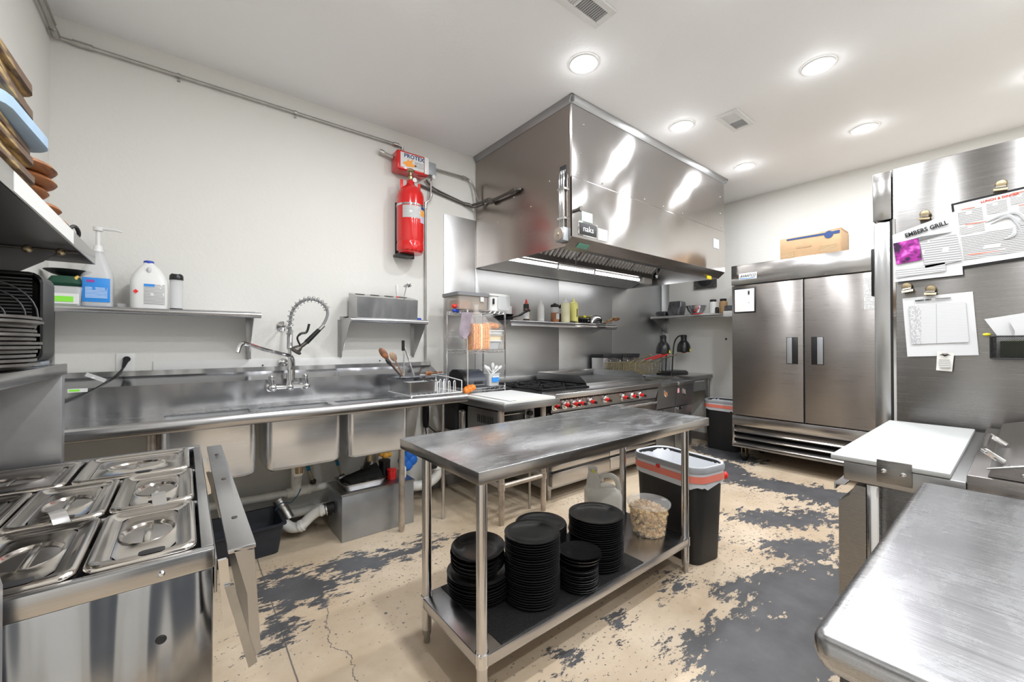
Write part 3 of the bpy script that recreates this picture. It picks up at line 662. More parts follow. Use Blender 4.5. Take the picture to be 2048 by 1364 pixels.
P(t, 'body', B().loft([rr(*c, .15, .13, .03, 1.504), rr(*c, .163, .14, .035, 1.515), rr(*c, .163, .14, .035, 1.665), rr(*c, .145, .12, .04, 1.70), rr(c[0]-.002, c[1], .09, .08, .035, 1.745), rr(c[0]-.004, c[1], .05, .05, .02, 1.765), rr(c[0]-.004, c[1], .044, .044, .02, 1.775)]), WHT)
P(t, 'cap', B().lathe((c[0]-.004, c[1], 1.765), [(.022,0),(.024,.004),(.023,.018),(.018,.021)], 20), BLUE)
P(t, 'label', B().box(c[0]-.02, c[0]+.07, 3.0925, 3.096, 1.53, 1.645, .001), PRW, label='printed blue and white label')
P(t, 'label_band', B().box(c[0]-.02, c[0]+.025, 3.0915, 3.0935, 1.63, 1.645), BLUL)
P(t, 'hazard_mark', B().prism([(c[0]-.055, 3.0925, 1.612), (c[0]-.043, 3.0925, 1.60), (c[0]-.055, 3.0925, 1.588), (c[0]-.067, 3.0925, 1.60)], (0, .003, 0)), REDP)
P(t, 'handle_hollow', B().ball((c[0]+.0, 3.115, 1.725), .02, (.55, .5, 1.0)), plain('shade white', (.55,.55,.57), .5))  # handle opening as a bulge, its shade put into the colour
t = T('shaker_tumbler', 'clear tumbler with black lid and base at the end of the left wall shelf', 'tumbler', (-.045, 3.165, 1.504))
P(t, 'cup', B().lathe((-.045, 3.165, 1.516), [(.029,0),(.031,.01),(.032,.17)], 22), CLRM)
P(t, 'base', B().lathe((-.045, 3.165, 1.504), [(.03,0),(.031,.012)], 22), BLK)
P(t, 'lid', B().lathe((-.045, 3.165, 1.686), [(.033,0),(.034,.003),(.033,.026),(.028,.034)], 22).box(-.07, -.055, 3.155, 3.175, 1.71, 1.724, .003).box(-.035, -.022, 3.155, 3.175, 1.71, 1.724, .003), BLK)
t = T('parts_bin', 'clear plastic bin with lime green label at the left end of the wall shelf', 'bin', (-.50, 3.15, 1.504))
c = (-.50, 3.15)
P(t, 'tub', B().loft([rr(*c, .125, .16, .015, 1.504), rr(*c, .145, .18, .015, 1.60), rr(*c, .15, .185, .015, 1.602), rr(*c, .14, .175, .015, 1.602), rr(*c, .12, .155, .015, 1.51)]), CLRM)
P(t, 'label', B().box(-.52, -.455, 3.061, 3.063, 1.522, 1.55), GRN, label='lime green label')
P(t, 'white_panel', B().box(-.535, -.435, 3.0635, 3.066, 1.512, 1.565), WHT)
S('black_bowl', B().lathe((-.49, 3.16, 1.664), [(.03,0),(.06,.01),(.088,.028),(.09,.03),(.085,.03),(.05,.014),(.0005,.01)], 24), BLK, 'shallow black bowl resting on the bin with the lime label', 'bowl')
S('folded_gloves', B().loft([rr(-.50, 3.13, .11, .10, .02, 1.603), rr(-.495, 3.13, .13, .12, .03, 1.62), rr(-.49, 3.12, .10, .09, .03, 1.655), rr(-.49, 3.12, .04, .04, .015, 1.66)]), DGRN, 'dark green rubber gloves bundled on the clear bin', 'gloves')
S('yellow_tool', B().tube([(-.455, 3.09, 1.603), (-.45, 3.085, 1.65), (-.44, 3.085, 1.66)], [.006,.008,.005]), plain('tan handle', (.75,.5,.1), .5), 'small yellow handle standing in the clear bin', 'tool')
S('small_glass', B().lathe((-.285, 3.2, 1.504), [(.018,0),(.02,.002),(.022,.03),(.02,.03),(.018,.004),(.0005,.004)], 16), CLEAR, 'small clear glass between the two jugs', 'glass')

t = T('utensil_box', 'stainless utensil box with slotted top on the small wall shelf', 'utensil holder', (1.235, 3.16, 1.498))
P(t, 'box', B().prism([(.985, 3.07, 1.498), (.985, 3.062, 1.655), (.985, 3.10, 1.668), (.985, 3.26, 1.70), (.985, 3.26, 1.498)], (.485, 0, 0)), STZ)
for i in range(4):
    cx = 1.045+.115*i
    M = Matrix.Translation((cx+.0, 3.18, 1.6855)) @ Matrix.Rotation(R(11.3), 4, 'X')
    P(t, 'hole', B().lathe((0,0,0), [(.036,0),(.036,.0012)], 20).xf(M), BLKM, label='round opening in the top')
t = T('ladle', 'steel ladle with hooked end standing in the utensil box', 'ladle', (1.39, 3.15, 1.60))
P(t, 'handle', B().tube(smooth([(1.385, 3.18, 1.60), (1.40, 3.17, 1.70), (1.415, 3.165, 1.77), (1.43, 3.165, 1.80), (1.45, 3.165, 1.80), (1.462, 3.165, 1.78)], 4), .0045), CHR)
P(t, 'bowl', B().lathe((1.425, 3.165, 1.775), [(.006,.022),(.024,.016),(.034,.0)], 18, cap1=False), CHR)
t = T('rubber_spatula', 'white spatula with red collar standing in the utensil box', 'spatula', (1.34, 3.17, 1.60))
P(t, 'blade', B().tube(smooth([(1.345, 3.175, 1.69), (1.34, 3.17, 1.73), (1.335, 3.165, 1.775), (1.33, 3.165, 1.785)], 3), [.006,.008,.011,.013,.014,.014,.012,.012,.009,.004]), WHT)
P(t, 'collar', B().cyl((1.347, 3.178, 1.67), (1.346, 3.176, 1.69), .010), REDP)
P(t, 'shaft', B().cyl((1.348, 3.18, 1.60), (1.347, 3.178, 1.67), .006), WHT)
S('blue_disc', B().lathe((1.50, 3.12, 1.498), [(.026,0),(.027,.003),(.026,.016),(.02,.019)], 20), BLUE, 'small blue round cap at the right end of the small wall shelf', 'lid')

# outlet and cord
t = T('wall_outlet', 'white wall outlet plate above the left end of the sink', 'outlet', (-.278, 3.316, 1.13))
P(t, 'plate', B().box(-.32, -.237, 3.314, 3.3195, 1.135, 1.25, .002), WHT)
P(t, 'socket', B().lathe((-.278, 3.3145, 1.165), [(.017,0),(.017,.002)], 16, axis=(0,-1,0)), WHT)
t = T('power_cord', 'black power cord with paper tag plugged into the wall outlet', 'cord', (-.278, 3.30, 1.13))
P(t, 'plug', B().cyl((-.272, 3.312, 1.215), (-.272, 3.29, 1.215), .017).cyl((-.272, 3.292, 1.218), (-.286, 3.285, 1.165), .015, .007), BLK)
P(t, 'cable', B().tube(smooth([(-.286, 3.285, 1.165), (-.29, 3.23, 1.15), (-.315, 3.155, 1.115), (-.37, 3.145, 1.07), (-.44, 3.13, 1.025), (-.52, 3.08, .99), (-.57, 3.03, .97)], 5), .0065), BLK)
M = Matrix.Translation((-.375, 3.14, 1.118)) @ Matrix.Rotation(R(28), 4, 'Y')
P(t, 'tag', B().box(-.05, .035, -.001, .001, -.009, .012, M=M), PRW, label='white printed tag')
S('splash_screw', B().ball((.42, YB-.010, 1.155), .006, n=8).ball((1.25, YB-.010, 1.165), .006, n=8), DARKP, 'two small screw heads in the white strip over the sink', 'screws')

# dish rack group
t = T('steel_tray', 'rectangular stainless pan standing on the dish rack at the sink end', 'pan', (1.30, 2.82, .95))
c = (1.30, 2.81)
P(t, 'pan_body', B().loft([rr(*c, .19, .35, .015, .95), rr(*c, .21, .37, .015, 1.035), rr(*c, .225, .385, .02, 1.038), rr(*c, .225, .385, .02, 1.035), rr(*c, .205, .365, .015, 1.032), rr(*c, .185, .345, .015, .955)]), ST)
P(t, 'inner_box', B().box(1.215, 1.385, 2.645, 2.80, .958, 1.03, .01), CLRM)
S('shallow_tray', B().loft([rr(1.36, 2.90, .26, .20, .02, 1.042), rr(1.36, 2.90, .28, .22, .02, 1.051), rr(1.36, 2.90, .2, .12, .02, 1.056)]).xf(Matrix.Translation((1.36, 2.86, 1.04)) @ Matrix.Rotation(R(-2), 4, 'X') @ Matrix.Translation((-1.36, -2.86, -1.036))), steel('blue grey steel', (.42,.46,.54), .22), 'blue-grey steel tray lying on the rectangular pan in the dish rack', 'tray')
t = T('dish_rack', 'white wire dish rack with bent plate holders at the right end of the sink', 'dish rack', (1.41, 2.80, .932))
P(t, 'frame', B().tube([(1.20,2.60,.945),(1.60,2.60,.945),(1.60,3.0,.945),(1.20,3.0,.945)], .004, closed=True), WHT)
P(t, 'frame', B().tube([(1.60,2.60,.945),(1.60,2.60,1.03),(1.60,2.80,1.045),(1.60,3.0,1.05),(1.60,3.0,.945)], .004), WHT)
P(t, 'frame', B().tube([(1.46,3.0,.945),(1.46,3.0,1.055),(1.60,3.0,1.05)], .004), WHT)
P(t, 'frame', B().tube([(1.20,2.60,.945),(1.20,2.60,.912),(1.205,2.60,.945)], .004), WHT)
for i in range(10):
    P(t, 'base_wire', B().cyl((1.22+.04*i, 2.60, .945), (1.22+.04*i, 3.0, .945), .0022, n=6), WHT)
for i in range(7):
    x = 1.285+.045*i
    pts = [(x, 2.64, .945), (x, 2.64, 1.005), (x+.004, 2.645, 1.022), (x+.013, 2.65, 1.028), (x+.022, 2.655, 1.022), (x+.026, 2.66, 1.005), (x+.026, 2.66, .945)]
    P(t, 'plate_holder', B().tube(smooth(pts, 3), .0032, 6), WHT)
for i in range(6):
    x = 1.38+.036*i
    pts = [(x, 2.80, .945), (x, 2.80, 1.005), (x+.004, 2.805, 1.022), (x+.012, 2.81, 1.028), (x+.02, 2.815, 1.022), (x+.024, 2.82, 1.005), (x+.024, 2.82, .945)]
    P(t, 'plate_holder', B().tube(smooth(pts, 3), .0032, 6), WHT)
P(t, 'rack_foot', B().cyl((1.20, 2.60, .906), (1.20, 2.60, .945), .004).cyl((1.60, 2.99, .906), (1.60, 2.99, .945), .004), WHT)
b = B().tube([(1.14,2.92,1.05),(1.14,3.05,1.05),(1.26,3.05,1.05),(1.26,2.92,1.05)], .003, closed=True)
S('grey_board', B().box(1.615, 1.622, 2.86, 3.04, .907, 1.06, .002), GREYP, 'grey panel standing behind the dish rack loops', 'panel')
t = T('tongs', 'steel kitchen tongs with black end standing open in the dish rack', 'tongs', (1.35, 3.0, 1.06))
P(t, 'arm', B().tube([(1.318, 3.0, 1.315), (1.322, 3.0, 1.20), (1.325, 3.0, 1.06)], .006), CHR)
P(t, 'arm', B().tube([(1.318, 3.0, 1.315), (1.355, 3.0, 1.20), (1.41, 3.0, 1.05)], .006), CHR)
P(t, 'hinge_end', B().cyl((1.317, 3.0, 1.25), (1.317, 3.0, 1.33), .012), BLK)
def spoon(name, label, p0, p1, mt, w=.026, cat='spoon'):
    p0, p1 = V(*p0), V(*p1); d = p1-p0
    t = T(name, label, cat, p0)
    P(t, 'handle', B().tube([p0, p0+d*.7], .006, 8), mt)
    ax = d.normalized(); M = Matrix.Translation(p0+d*.83) @ ax.to_track_quat('Z', 'Y').to_matrix().to_4x4()
    zz_ = ax; yy_ = V(0,-1,0); yy_ = (yy_-zz_*yy_.dot(zz_)).normalized(); xx_ = yy_.cross(zz_)
    M = Matrix.Translation(p0+d*.83) @ Matrix((xx_, yy_, zz_)).transposed().to_4x4()
    P(t, 'head', B().ball((0,0,0), 1, (w, .008, d.length*.2), 14).xf(M), mt)
    return t
spoon('wooden_spoon', 'dark wooden spoon leaning left out of the dish rack', (1.29, 2.98, 1.06), (1.135, 3.0, 1.265), WOODB, .026)
spoon('wooden_spoon', 'pale worn wooden spoon beside the dark one in the dish rack', (1.31, 2.98, 1.06), (1.225, 3.01, 1.235), WOODS, .026)
spoon('black_turner', 'black handled turner leaning left out of the dish rack', (1.285, 2.95, 1.05), (1.16, 2.95, 1.19), BLK, .014, 'turner')
t = T('cloth_bundle', 'crumpled orange cloth beside the end of the dish rack', 'cloth', (1.80, 2.80, .892))
b = B()
for i in range(5): b.ball((1.765+.015*i, 2.80+.02*(i % 2), .922+.006*i), .03, (1.0, .9, .9+.1*(i % 2)), 8)
P(t, 'cloth', b, ORG)
spoon('orange_spoon', 'reddish wooden spoon lying behind the dish rack', (1.66, 3.0, 1.07), (1.50, 2.98, 1.065), WOODB, .02)

# under the sink
def pvc(name, label, segs, r, mt=None, cat='pipe', fits=(), sm=5):
    t = T(name, label, cat, segs[0][0])
    for sg in segs: P(t, 'tube', B().tube(smooth(sg, sm) if len(sg) > 2 else sg, r, 14), mt or PVC)
    for f in fits: P(t, 'fitting', B().cyl(*f, n=18), mt or PVC)
    return t
pvc('drain_pipe', 'white plastic drain pipe running along the wall under the sink', [[(-.45, 3.2, .30), (.58, 3.2, .262)], [(.58, 3.2, .262), (1.20, 3.2, .27)], [(.605, 3.2, .27), (.61, 3.14, .40), (.585, 2.95, .47), (.555, 2.86, .50)]], .026,
    fits=[((.55,3.2,.262),(.69,3.2,.265),.034), ((.61,3.2,.27),(.61,3.19,.36),.034), ((.68,3.2,.265),(.70,3.2,.265),.038), ((.555,2.87,.48),(.55,2.86,.54),.034), ((.61,3.17,.40),(.61,3.185,.355),.036)])
pvc('trap_pipe', 'white curved drain elbow entering the grease trap', [[(.52, 3.10, .10), (.56, 3.06, .075), (.61, 3.03, .085), (.66, 3.02, .13), (.71, 3.0, .165), (.76, 2.98, .17)]], .033,
    fits=[((.72,2.995,.168),(.735,2.99,.17),.040), ((.60,3.035,.08),(.62,3.025,.09),.039)])
t = T('rubber_coupling', 'black rubber coupling with steel bands at the grease trap inlet', 'coupling', (.775, 2.985, .13))
P(t, 'sleeve', B().cyl((.745, 2.985, .17), (.802, 2.98, .175), .042, n=20), RUB)
for x in (.753, .79): P(t, 'band', B().cyl((x-.003, 2.985, .171), (x+.004, 2.984, .172), .0435, n=20), CHR)
pvc('cleanout_pipe', 'grey capped pipe stub beside the dark tub', [[(.50, 3.16, .235), (.55, 3.11, .12)]], .034, GALV, fits=[((.50,3.16,.235),(.495,3.165,.245),.038)])
pvc('floor_pipe', 'white pipe lying along the wall behind the tub', [[(-.45, 3.24, .10), (.90, 3.24, .10)]], .03)
t = T('grease_trap', 'grey steel grease trap box on the floor under the sink', 'grease trap', (1.05, 2.95, 0))
P(t, 'box', B().box(.80, 1.305, 2.785, 3.11, 0, .30, .004), steel('dull grey steel', (.42,.45,.49), .42, (3,3,3), .1))
P(t, 'lid', B().box(.795, 1.31, 2.78, 3.115, .30, .315, .003), DKST)
t = T('baking_pan', 'steel pan holding a black scouring pad on the grease trap', 'pan', (.97, 2.90, .316))
c = (.965, 2.915)
P(t, 'pan_body', B().loft([rr(*c, .26, .20, .03, .317), rr(*c, .29, .23, .03, .362), rr(*c, .305, .245, .03, .364), rr(*c, .28, .22, .03, .360), rr(*c, .25, .19, .03, .322)]), ST)
P(t, 'black_pad', B().prism([(.86, 2.99, .345), (.87, 2.84, .35), (1.09, 2.84, .37), (1.10, 2.98, .41)], (0, 0, .02)), plain('black scouring pad', (.012,.012,.012), .9, 0, 1, 300))
S('paint_can', B().lathe((1.185, 2.90, .316), [(.033,0),(.034,.003),(.034,.06),(.036,.062),(.036,.07),(.03,.072)], 18), RED, 'small red and black can on the grease trap', 'can')
S('black_jar', B().lathe((1.165, 2.99, .316), [(.04,0),(.042,.003),(.042,.10),(.044,.102),(.044,.12),(.04,.122)], 18), BLK, 'black jar behind the small red can on the grease trap', 'jar')
t = T('spray_bottle', 'small white bottle on the grease trap beside the sink leg', 'bottle', (1.26, 2.87, .316))
P(t, 'body', B().lathe((1.26, 2.87, .316), [(.02,0),(.022,.004),(.022,.07),(.01,.09),(.01,.10)], 16), WHT)
P(t, 'cap', B().cyl((1.26, 2.87, .416), (1.26, 2.87, .43), .012), plain('teal cap', (.05,.35,.45), .4))
b = B()
for i, (dx, dz, r) in enumerate(((0,0,.05), (.04,.03,.045), (-.03,.04,.045), (.01,.075,.04), (.05,.08,.03), (-.035,.085,.022))):
    b.ball((1.255+dx+.09, 2.99, .366+dz), r, (1, .75, 1), 10)
S('rubber_glove', b, BLUEG, 'bright blue rubber glove heaped on the grease trap', 'glove')
b = B()
for dx, dz, r in ((0,0,.03), (.03,.0,.026), (-.03,.012,.02)): b.ball((1.17+dx, 2.99, .468+dz), r, (1,.8,.8), 8)
S('orange_glove', b, plain('orange glove', (.80,.42,.06), .6, 0, .6, 40), 'small orange glove on top of the black jar', 'glove')
t = T('dark_tub', 'deep dark blue-black plastic tub on the floor under the sink', 'tub', (.27, 3.0, 0))
c = (.27, 3.02)
P(t, 'tub_body', B().loft([rr(*c, .38, .22, .03, 0), rr(*c, .42, .33, .03, .19), rr(*c, .45, .36, .03, .19), rr(*c, .45, .36, .03, .20), rr(*c, .41, .32, .03, .20), rr(*c, .36, .21, .03, .01)]), TUBB)
pvc('elbow_pipe', 'white plastic elbow pipe by the wall right of the grease trap', [[(1.36, 3.12, .17), (1.50, 3.12, .135), (1.60, 3.10, .15), (1.665, 3.08, .22), (1.66, 3.10, .32), (1.62, 3.14, .36)]], .04, fits=[((1.55,3.11,.14),(1.575,3.105,.145),.048), ((1.665,3.085,.25),(1.664,3.09,.28),.048)])
S('pipe_coupling', B().cyl((1.52, 3.02, .33), (1.60, 3.02, .33), .05), BLKM, 'dark round coupling over the white elbow pipe', 'coupling')
for i, x in enumerate((.70, .905)):
    t = T('supply_hose', ('left', 'right')[i]+' of two blue-collared water supply hoses on the wall under the sink', 'hose', (x, 3.29, .28))
    P(t, 'collar', B().cyl((x, 3.28, .41), (x+.01, 3.28, .375), .012), plain('blue collar', (.02,.25,.45), .4))
    P(t, 'tube', B().cyl((x+.01, 3.28, .375), (x+.035, 3.285, .30), .012), plain('clear hose', (.55,.50,.38), .3))
    P(t, 'valve', B().ball((x+.04, 3.285, .285), .022).cyl((x+.04, 3.285, .285), (x-.02, 3.27, .26), .007), DARKP)
S('drain_cable', B().tube(smooth([(.46, 3.06, .215), (.49, 3.05, .255), (.53, 3.06, .25), (.56, 3.1, .23), (.60, 3.1, .27), (.62, 3.1, .31)], 5), .004), plain('blue grey cable', (.05,.12,.18), .5), 'thin blue-grey cable looped over the edge of the dark tub', 'cable')
b = B()
for k in range(4):
    b.tube([(1.64+.012*math.cos(a)+.004*k, 3.29-.012*k, .69+.12*math.sin(a)) for a in [2*PI*i/18 for i in range(18)]], .006, closed=True)
b.tube(smooth([(1.65, 3.27, .60), (1.70, 3.22, .54), (1.76, 3.2, .50), (1.80, 3.2, .40)], 5), .006)
b.tube(smooth([(1.64, 3.27, .58), (1.66, 3.25, .45), (1.70, 3.22, .52), (1.78, 3.2, .53)], 5), .006)
S('cable_coil', b, BLK, 'black cables coiled on the wall below the sink end', 'cable')
t = T('drain_stub', 'chrome tailpiece with rusty drain under the right sink bowl', 'pipe', (1.0, 2.93, .33))
P(t, 'tube', B().cyl((1.0, 2.855, .50), (1.02, 3.0, .38), .024).lathe((1.02, 3.0, .33), [(.03,0),(.03,.03),(.026,.035),(.03,.06),(.026,.08)], 16), GALV)
# ------------------------------------------------------------------ pan rail table on the left
t = T('pan_rail_table', 'stainless refrigerated pan table along the left wall in the near left corner', 'prep table', (-.27, 1.58, 0))
X0, X1, Y0, Y1, ZT = -.58, .045, 1.035, 2.13, .885
PANST = steel('near panel steel', (.46,.47,.49), .16, (2,50,2), 3.2, 1.6, .8, wsc=(4,1,.6))
P(t, 'near_end_panel', B().box(X0, X1, Y0, Y0+.02, .06, .845, .003), PANST)
P(t, 'far_end_panel', B().box(X0, X1, Y1-.02, Y1, .06, .845, .003), ST)
P(t, 'front_panel', B().box(X1-.02, X1, Y0+.02, Y1-.02, .06, .845, .003), ST)
# top frame band and surface round the pan opening
b = B()
b.box(X0, X1+.003, Y0-.003, Y0+.022, .845, ZT, .004).box(X0, X1+.003, Y1-.03, Y1+.003, .845, ZT, .004).box(X1-.02, X1+.003, Y0+.02, Y1-.03, .845, ZT, .004)
P(t, 'top_band', b, STX)
P(t, 'rail_bed', B().box(X0, X1-.02, Y0+.02, Y1-.03, .80, .82), BLKM)
P(t, 'rail_divider', B().box(X0, X1-.02, 1.375, 1.39, .82, .882, .002), STX)
P(t, 'rail_divider', B().box(X0, X1-.02, 1.728, 1.745, .82, .882, .002), STX)
P(t, 'plinth', B().box(X0, X1-.05, Y0+.03, Y1-.03, 0, .06), BLKM)
hole = P(t, 'drain_hole', B().lathe((-.035, Y0-.001, .735), [(.0085,0),(.007,.002),(.004,.001)], 18, axis=(0,-1,0)), BLKM, label='dark round hole in the near end panel')
P(t, 'bolt', B().ball((-.035+.0, Y0-.004, .862), .006, n=10), CHR)

def lid(name, label, x0, x1, y0, y1, group='covered steel food pans'):
    name = 'food_pan'
    cx, cy, w, d = (x0+x1)/2, (y0+y1)/2, x1-x0-.006, y1-y0-.006
    t = T(name, label, 'food pan', (cx, cy, ZT+.001), group=group)
    P(t, 'pan_body', B().loft([rr(0,0,w-.05,d-.05,.02,-.06), rr(0,0,w-.03,d-.03,.02,-.004)]), LID, True)
    r = .022
    z = 0
    rings = [rr(0,0,w,d,r,z-.002), rr(0,0,w,d,r,z+.004), rr(0,0,w-.006,d-.006,r,z+.008), rr(0,0,w-.020,d-.020,r,z+.009), rr(0,0,w-.034,d-.034,r*.9,z+.004),
             rr(0,0,w-.05,d-.05,r*.9,z+.000), rr(0,0,w-.066,d-.066,r*.9,z-.001)]
    P(t, 'lid_rim', B().loft(rings, False, False), LID, True, ang=60)
    # centre field with a sunken oval hand hole and its grip bar
    n = 40; ow, od = min(.044, w*.27), min(.062, d*.26)
    if w > .2: ow, od = od*1.15, ow*1.1
    def ov(k, z): return [V(ow*k*math.cos(2*PI*i/n), od*k*math.sin(2*PI*i/n), z) for i in range(n)]
    sq = []
    for i in range(n):
        a = 2*PI*i/n; hx, hy = (w-.066)/2, (d-.066)/2
        ca, sa = math.cos(a), math.sin(a); k = min(hx/max(abs(ca),1e-6), hy/max(abs(sa),1e-6)); sq.append(V(ca*k*.985, sa*k*.985, z-.001))
    P(t, 'lid_centre', B().loft([sq, ov(1.12, z-.001), ov(1.05, z+.0015), ov(1, z-.001), ov(.8, z-.013), ov(.5, z-.019), ov(.02, z-.021)], False, True), LID, True, ang=60)
    g = B().loft([[V(a*ow*1.0 if w <= .2 else a*.006, (c*.006) if w <= .2 else c*od*1.0, zz) for a, c in ((-1,-1),(1,-1),(1,1),(-1,1))] for zz in (z-.012, z-.001, z+.002)])
    P(t, 'grip', B().box(-.0065, .0065, -od*.98, od*.98, z-.016, z+.001, .004, 2) if w <= .2 else B().box(-.0065, .0065, -od*.98, od*.98, z-.016, z+.001, .004, 2), LID, True)
    g.bm.free()
    P(t, 'spoon_notch', B().loft([rr(w*.08, -d/2+.014, .040, .024, .008, z+.0092), rr(w*.08, -d/2+.014, .038, .022, .008, z+.0097)]), BLKM, True, label='dark spoon notch in the near edge')
    return t
cx = [.022, -.150, -.325, -.50]
nm = ('right', 'middle', 'left')
for i in range(3):
    lid('', nm[i]+' covered steel pan of the nearest row in the pan table', cx[i+1], cx[i], 1.055, 1.375)
for i in range(3):
    lid('', nm[i]+' covered steel pan of the second row in the pan table', cx[i+1], cx[i], 1.388, 1.728)
lid('', 'wide covered pan at the far right of the pan table', -.268, .015, 1.745, 2.07)
lid('', 'wide covered pan at the far left of the pan table, under the shelf', -.555, -.272, 1.745, 2.07)
def hook(label, x, y, ang):
    t = T('serving_spoon_handle', label, 'utensil handle', (x, y, ZT))
    M = Matrix.Translation((x, y, ZT)) @ Matrix.Rotation(ang, 4, 'Z')
    w = .014; th = .0022
    pts = [(0, .06, .004), (0, .03, .016), (0, .015, .022), (0, -.005, .03), (0, -.02, .02), (0, -.035, -.002+.006), (0, -.04, .004)]
    pts = smooth(pts, 4)
    P(t, 'handle', B().loft([[V(-w, p.y, p.z), V(w, p.y, p.z), V(w, p.y, p.z+th), V(-w, p.y, p.z+th)] for p in pts]).xf(M), CHR)
hook('bent steel utensil handle sticking up between the right-hand lids', -.055, 1.405, .15)
hook('bent steel utensil handle sticking up between the middle lids', -.235, 1.40, .5)

# folding tray shelf hanging at the front
t = T('hinged_shelf', 'folded-down stainless shelf hanging from the open side of the pan table', 'hinged shelf', (.09, 1.5, .64))
b = B().prism([(.076, .975, .893), (.110, .975, .885), (.122, .975, .675), (.104, .975, .662), (.098, .975, .80)], (0, 1.045, 0))
P(t, 'shelf_plate', B().box(-.0, .05, .0, 1.03, -.004, .0).xf(Matrix.Identity(4)) if False else b, STX)
P(t, 'top_strip', B().box(.066, .113, .975, 2.02, .888, .897, .002), STX)
for y in (1.03, 1.93):
    P(t, 'hinge_arm', B().prism([(.060, y-.062, .83), (.075, y-.062, .83), (.115, y-.062, .66), (.100, y-.062, .655)], (0, .008, 0)), GALV)
    P(t, 'hinge_arm', B().prism([(.050, y-.053, .88), (.066, y-.053, .88), (.075, y-.053, .75), (.060, y-.053, .745)], (0, .008, 0)), CHR)
for y in (1.15, 1.5, 1.85): P(t, 'screw', B().cyl((.09, y, .896), (.09, y, .899), .006), DARKP)
P(t, 'hinge_plate', B().box(.047, .052, 1.04, 2.05, .79, .86, .001), GALV)

# raised shelf over the pans with end panels
t = T('pan_guard_shelf', 'raised stainless shelf standing over the far pans, with grey end panel', 'shelf', (-.45, 1.6, .9))
P(t, 'shelf_board', B().box(-.583, -.335, 1.05, 2.142, 1.215, 1.232, .002), FRGL)
P(t, 'front_lip', B().box(-.345, -.333, 1.05, 2.150, 1.195, 1.233, .003), FRGL)
P(t, 'end_panel', B().box(-.583, -.337, 2.095, 2.138, ZT+.002, 1.213, .003), plain('flat grey steel panel', (.30,.30,.305), .38, .7, 0, 60, .1), label='plain grey end panel')
t = T('side_guard', 'grey steel guard panel with rounded corner at the lower left edge of the picture', 'panel', (-.34, 1.0, .0))
P(t, 'guard', B().prism([(-.58, .985, 0), (-.222, .985, 0), (-.222, .985, .925), (-.226, .985, .945), (-.238, .985, .957), (-.255, .985, .96), (-.58, .985, .96)], (0, .012, 0)), plain('guard grey steel', (.36,.36,.365), .35, .8))

# fan, platters, cloth
t = T('box_fan', 'small black square fan standing on the raised shelf over the pans', 'fan', (-.46, 1.98, 1.233))
fanb = plain('fan shell black', (.008,.008,.008), .35, coat=0); fanb.node_tree.nodes['Principled BSDF'].inputs['Specular IOR Level'].default_value = .25
fx0, fx1, fy0, fy1, fz0, fz1 = -.585, -.348, 1.90, 2.055, 1.245, 1.525
P(t, 'shell', B().loft([[V(p.x, y, p.y) for p in [q for q in rr((fx0+fx1)/2, (fz0+fz1)/2, fx1-fx0-sh, fz1-fz0-sh, .03, 0)]] for y, sh in ((fy0+.03, .03), (fy0+.012, .024), (fy0, .01), (fy0+.004, 0), (fy1-.01, 0), (fy1, .02))], True, True), fanb, ang=50)
gr = P(t, 'grille', B().lathe(((fx0+fx1)/2, fy0+.004, (fz0+fz1)/2), [(.028,0),(.030,.006),(.0005,.008)], 24, axis=(0,-1,0)), BLK)
n = 24
for i in range(n):
    z = fz0+.022+(fz1-fz0-.044)*i/(n-1)
    P(t, 'grille_bar', B().box(fx0+.008, fx1-.022, fy0-.002, fy0+.004, z-.0018, z+.0018), plain('dark grille grey', (.09,.09,.092), .35) if i == 0 else bpy.data.materials['dark grille grey'])
for r_ in (.045, .085, .11):
    P(t, 'grille_ring', B().tube([((fx0+fx1)/2+r_*math.cos(2*PI*i/28), fy0-.003, (fz0+fz1)/2+r_*math.sin(2*PI*i/28)) for i in range(28)], .0022, 6, True), bpy.data.materials['dark grille grey'])
P(t, 'corner_bracket', B().box(fx1-.10, fx1-.02, fy0-.002, fy0+.02, fz1-.012, fz1-.002, .003), BLK)
P(t, 'foot', B().box(fx0+.02, fx1-.01, fy0+.01, fy1-.01, 1.234, 1.247, .003), plain('pale blue grey base', (.30,.34,.40), .4, .6))
proto = None
z = 1.2345
pl = [('flat', 0)]*12
for i in range(12):
    h = .0112
    if proto is None:
        proto = T('sizzle_platter', '', 'platter', (-.43, 1.675, z), group='steel platters stacked in front of the black fan')
        n = 32
        def ov(a, c, z): return [V(a*math.cos(2*PI*k/n), c*math.sin(2*PI*k/n), z) for k in range(n)]
        P(proto, 'dish', B().loft([ov(.085,.14,0), ov(.098,.158,.004), ov(.112,.18,.013), ov(.116,.185,.0105), ov(.116,.185,.0175), ov(.108,.176,.016), ov(.094,.152,.007), ov(.08,.13,.004)]), PANB, True)
        P(proto, 'tab', B().box(-.02, .02, .18, .205, .0125, .0155, .001), PANB, True)
        q = proto
    else: q = dup(proto, (-.43+random.uniform(-.012,.012), 1.675+random.uniform(-.012,.012), z), rz=random.uniform(-.12,.12))
    q['label'] = 'dark steel platter in the stack before the fan, %s' % (['bottom one','second from the bottom','third from the bottom','fourth from the bottom','fifth from the bottom','sixth from the bottom','seventh from the bottom','fifth from the top','fourth from the top','third from the top','second from the top','topmost one'][i])
    z += h
S('yellow_cloth', B().loft([rr(-.385, 1.40, .10, .10, .02, 1.234), rr(-.385, 1.40, .105, .105, .02, 1.245), rr(-.385, 1.40, .10, .10, .02, 1.252), rr(-.388, 1.405, .11, .09, .02, 1.258), rr(-.388, 1.405, .10, .08, .02, 1.27)]), YEL, 'bright yellow folded cloth at the front of the raised shelf', 'cloth')

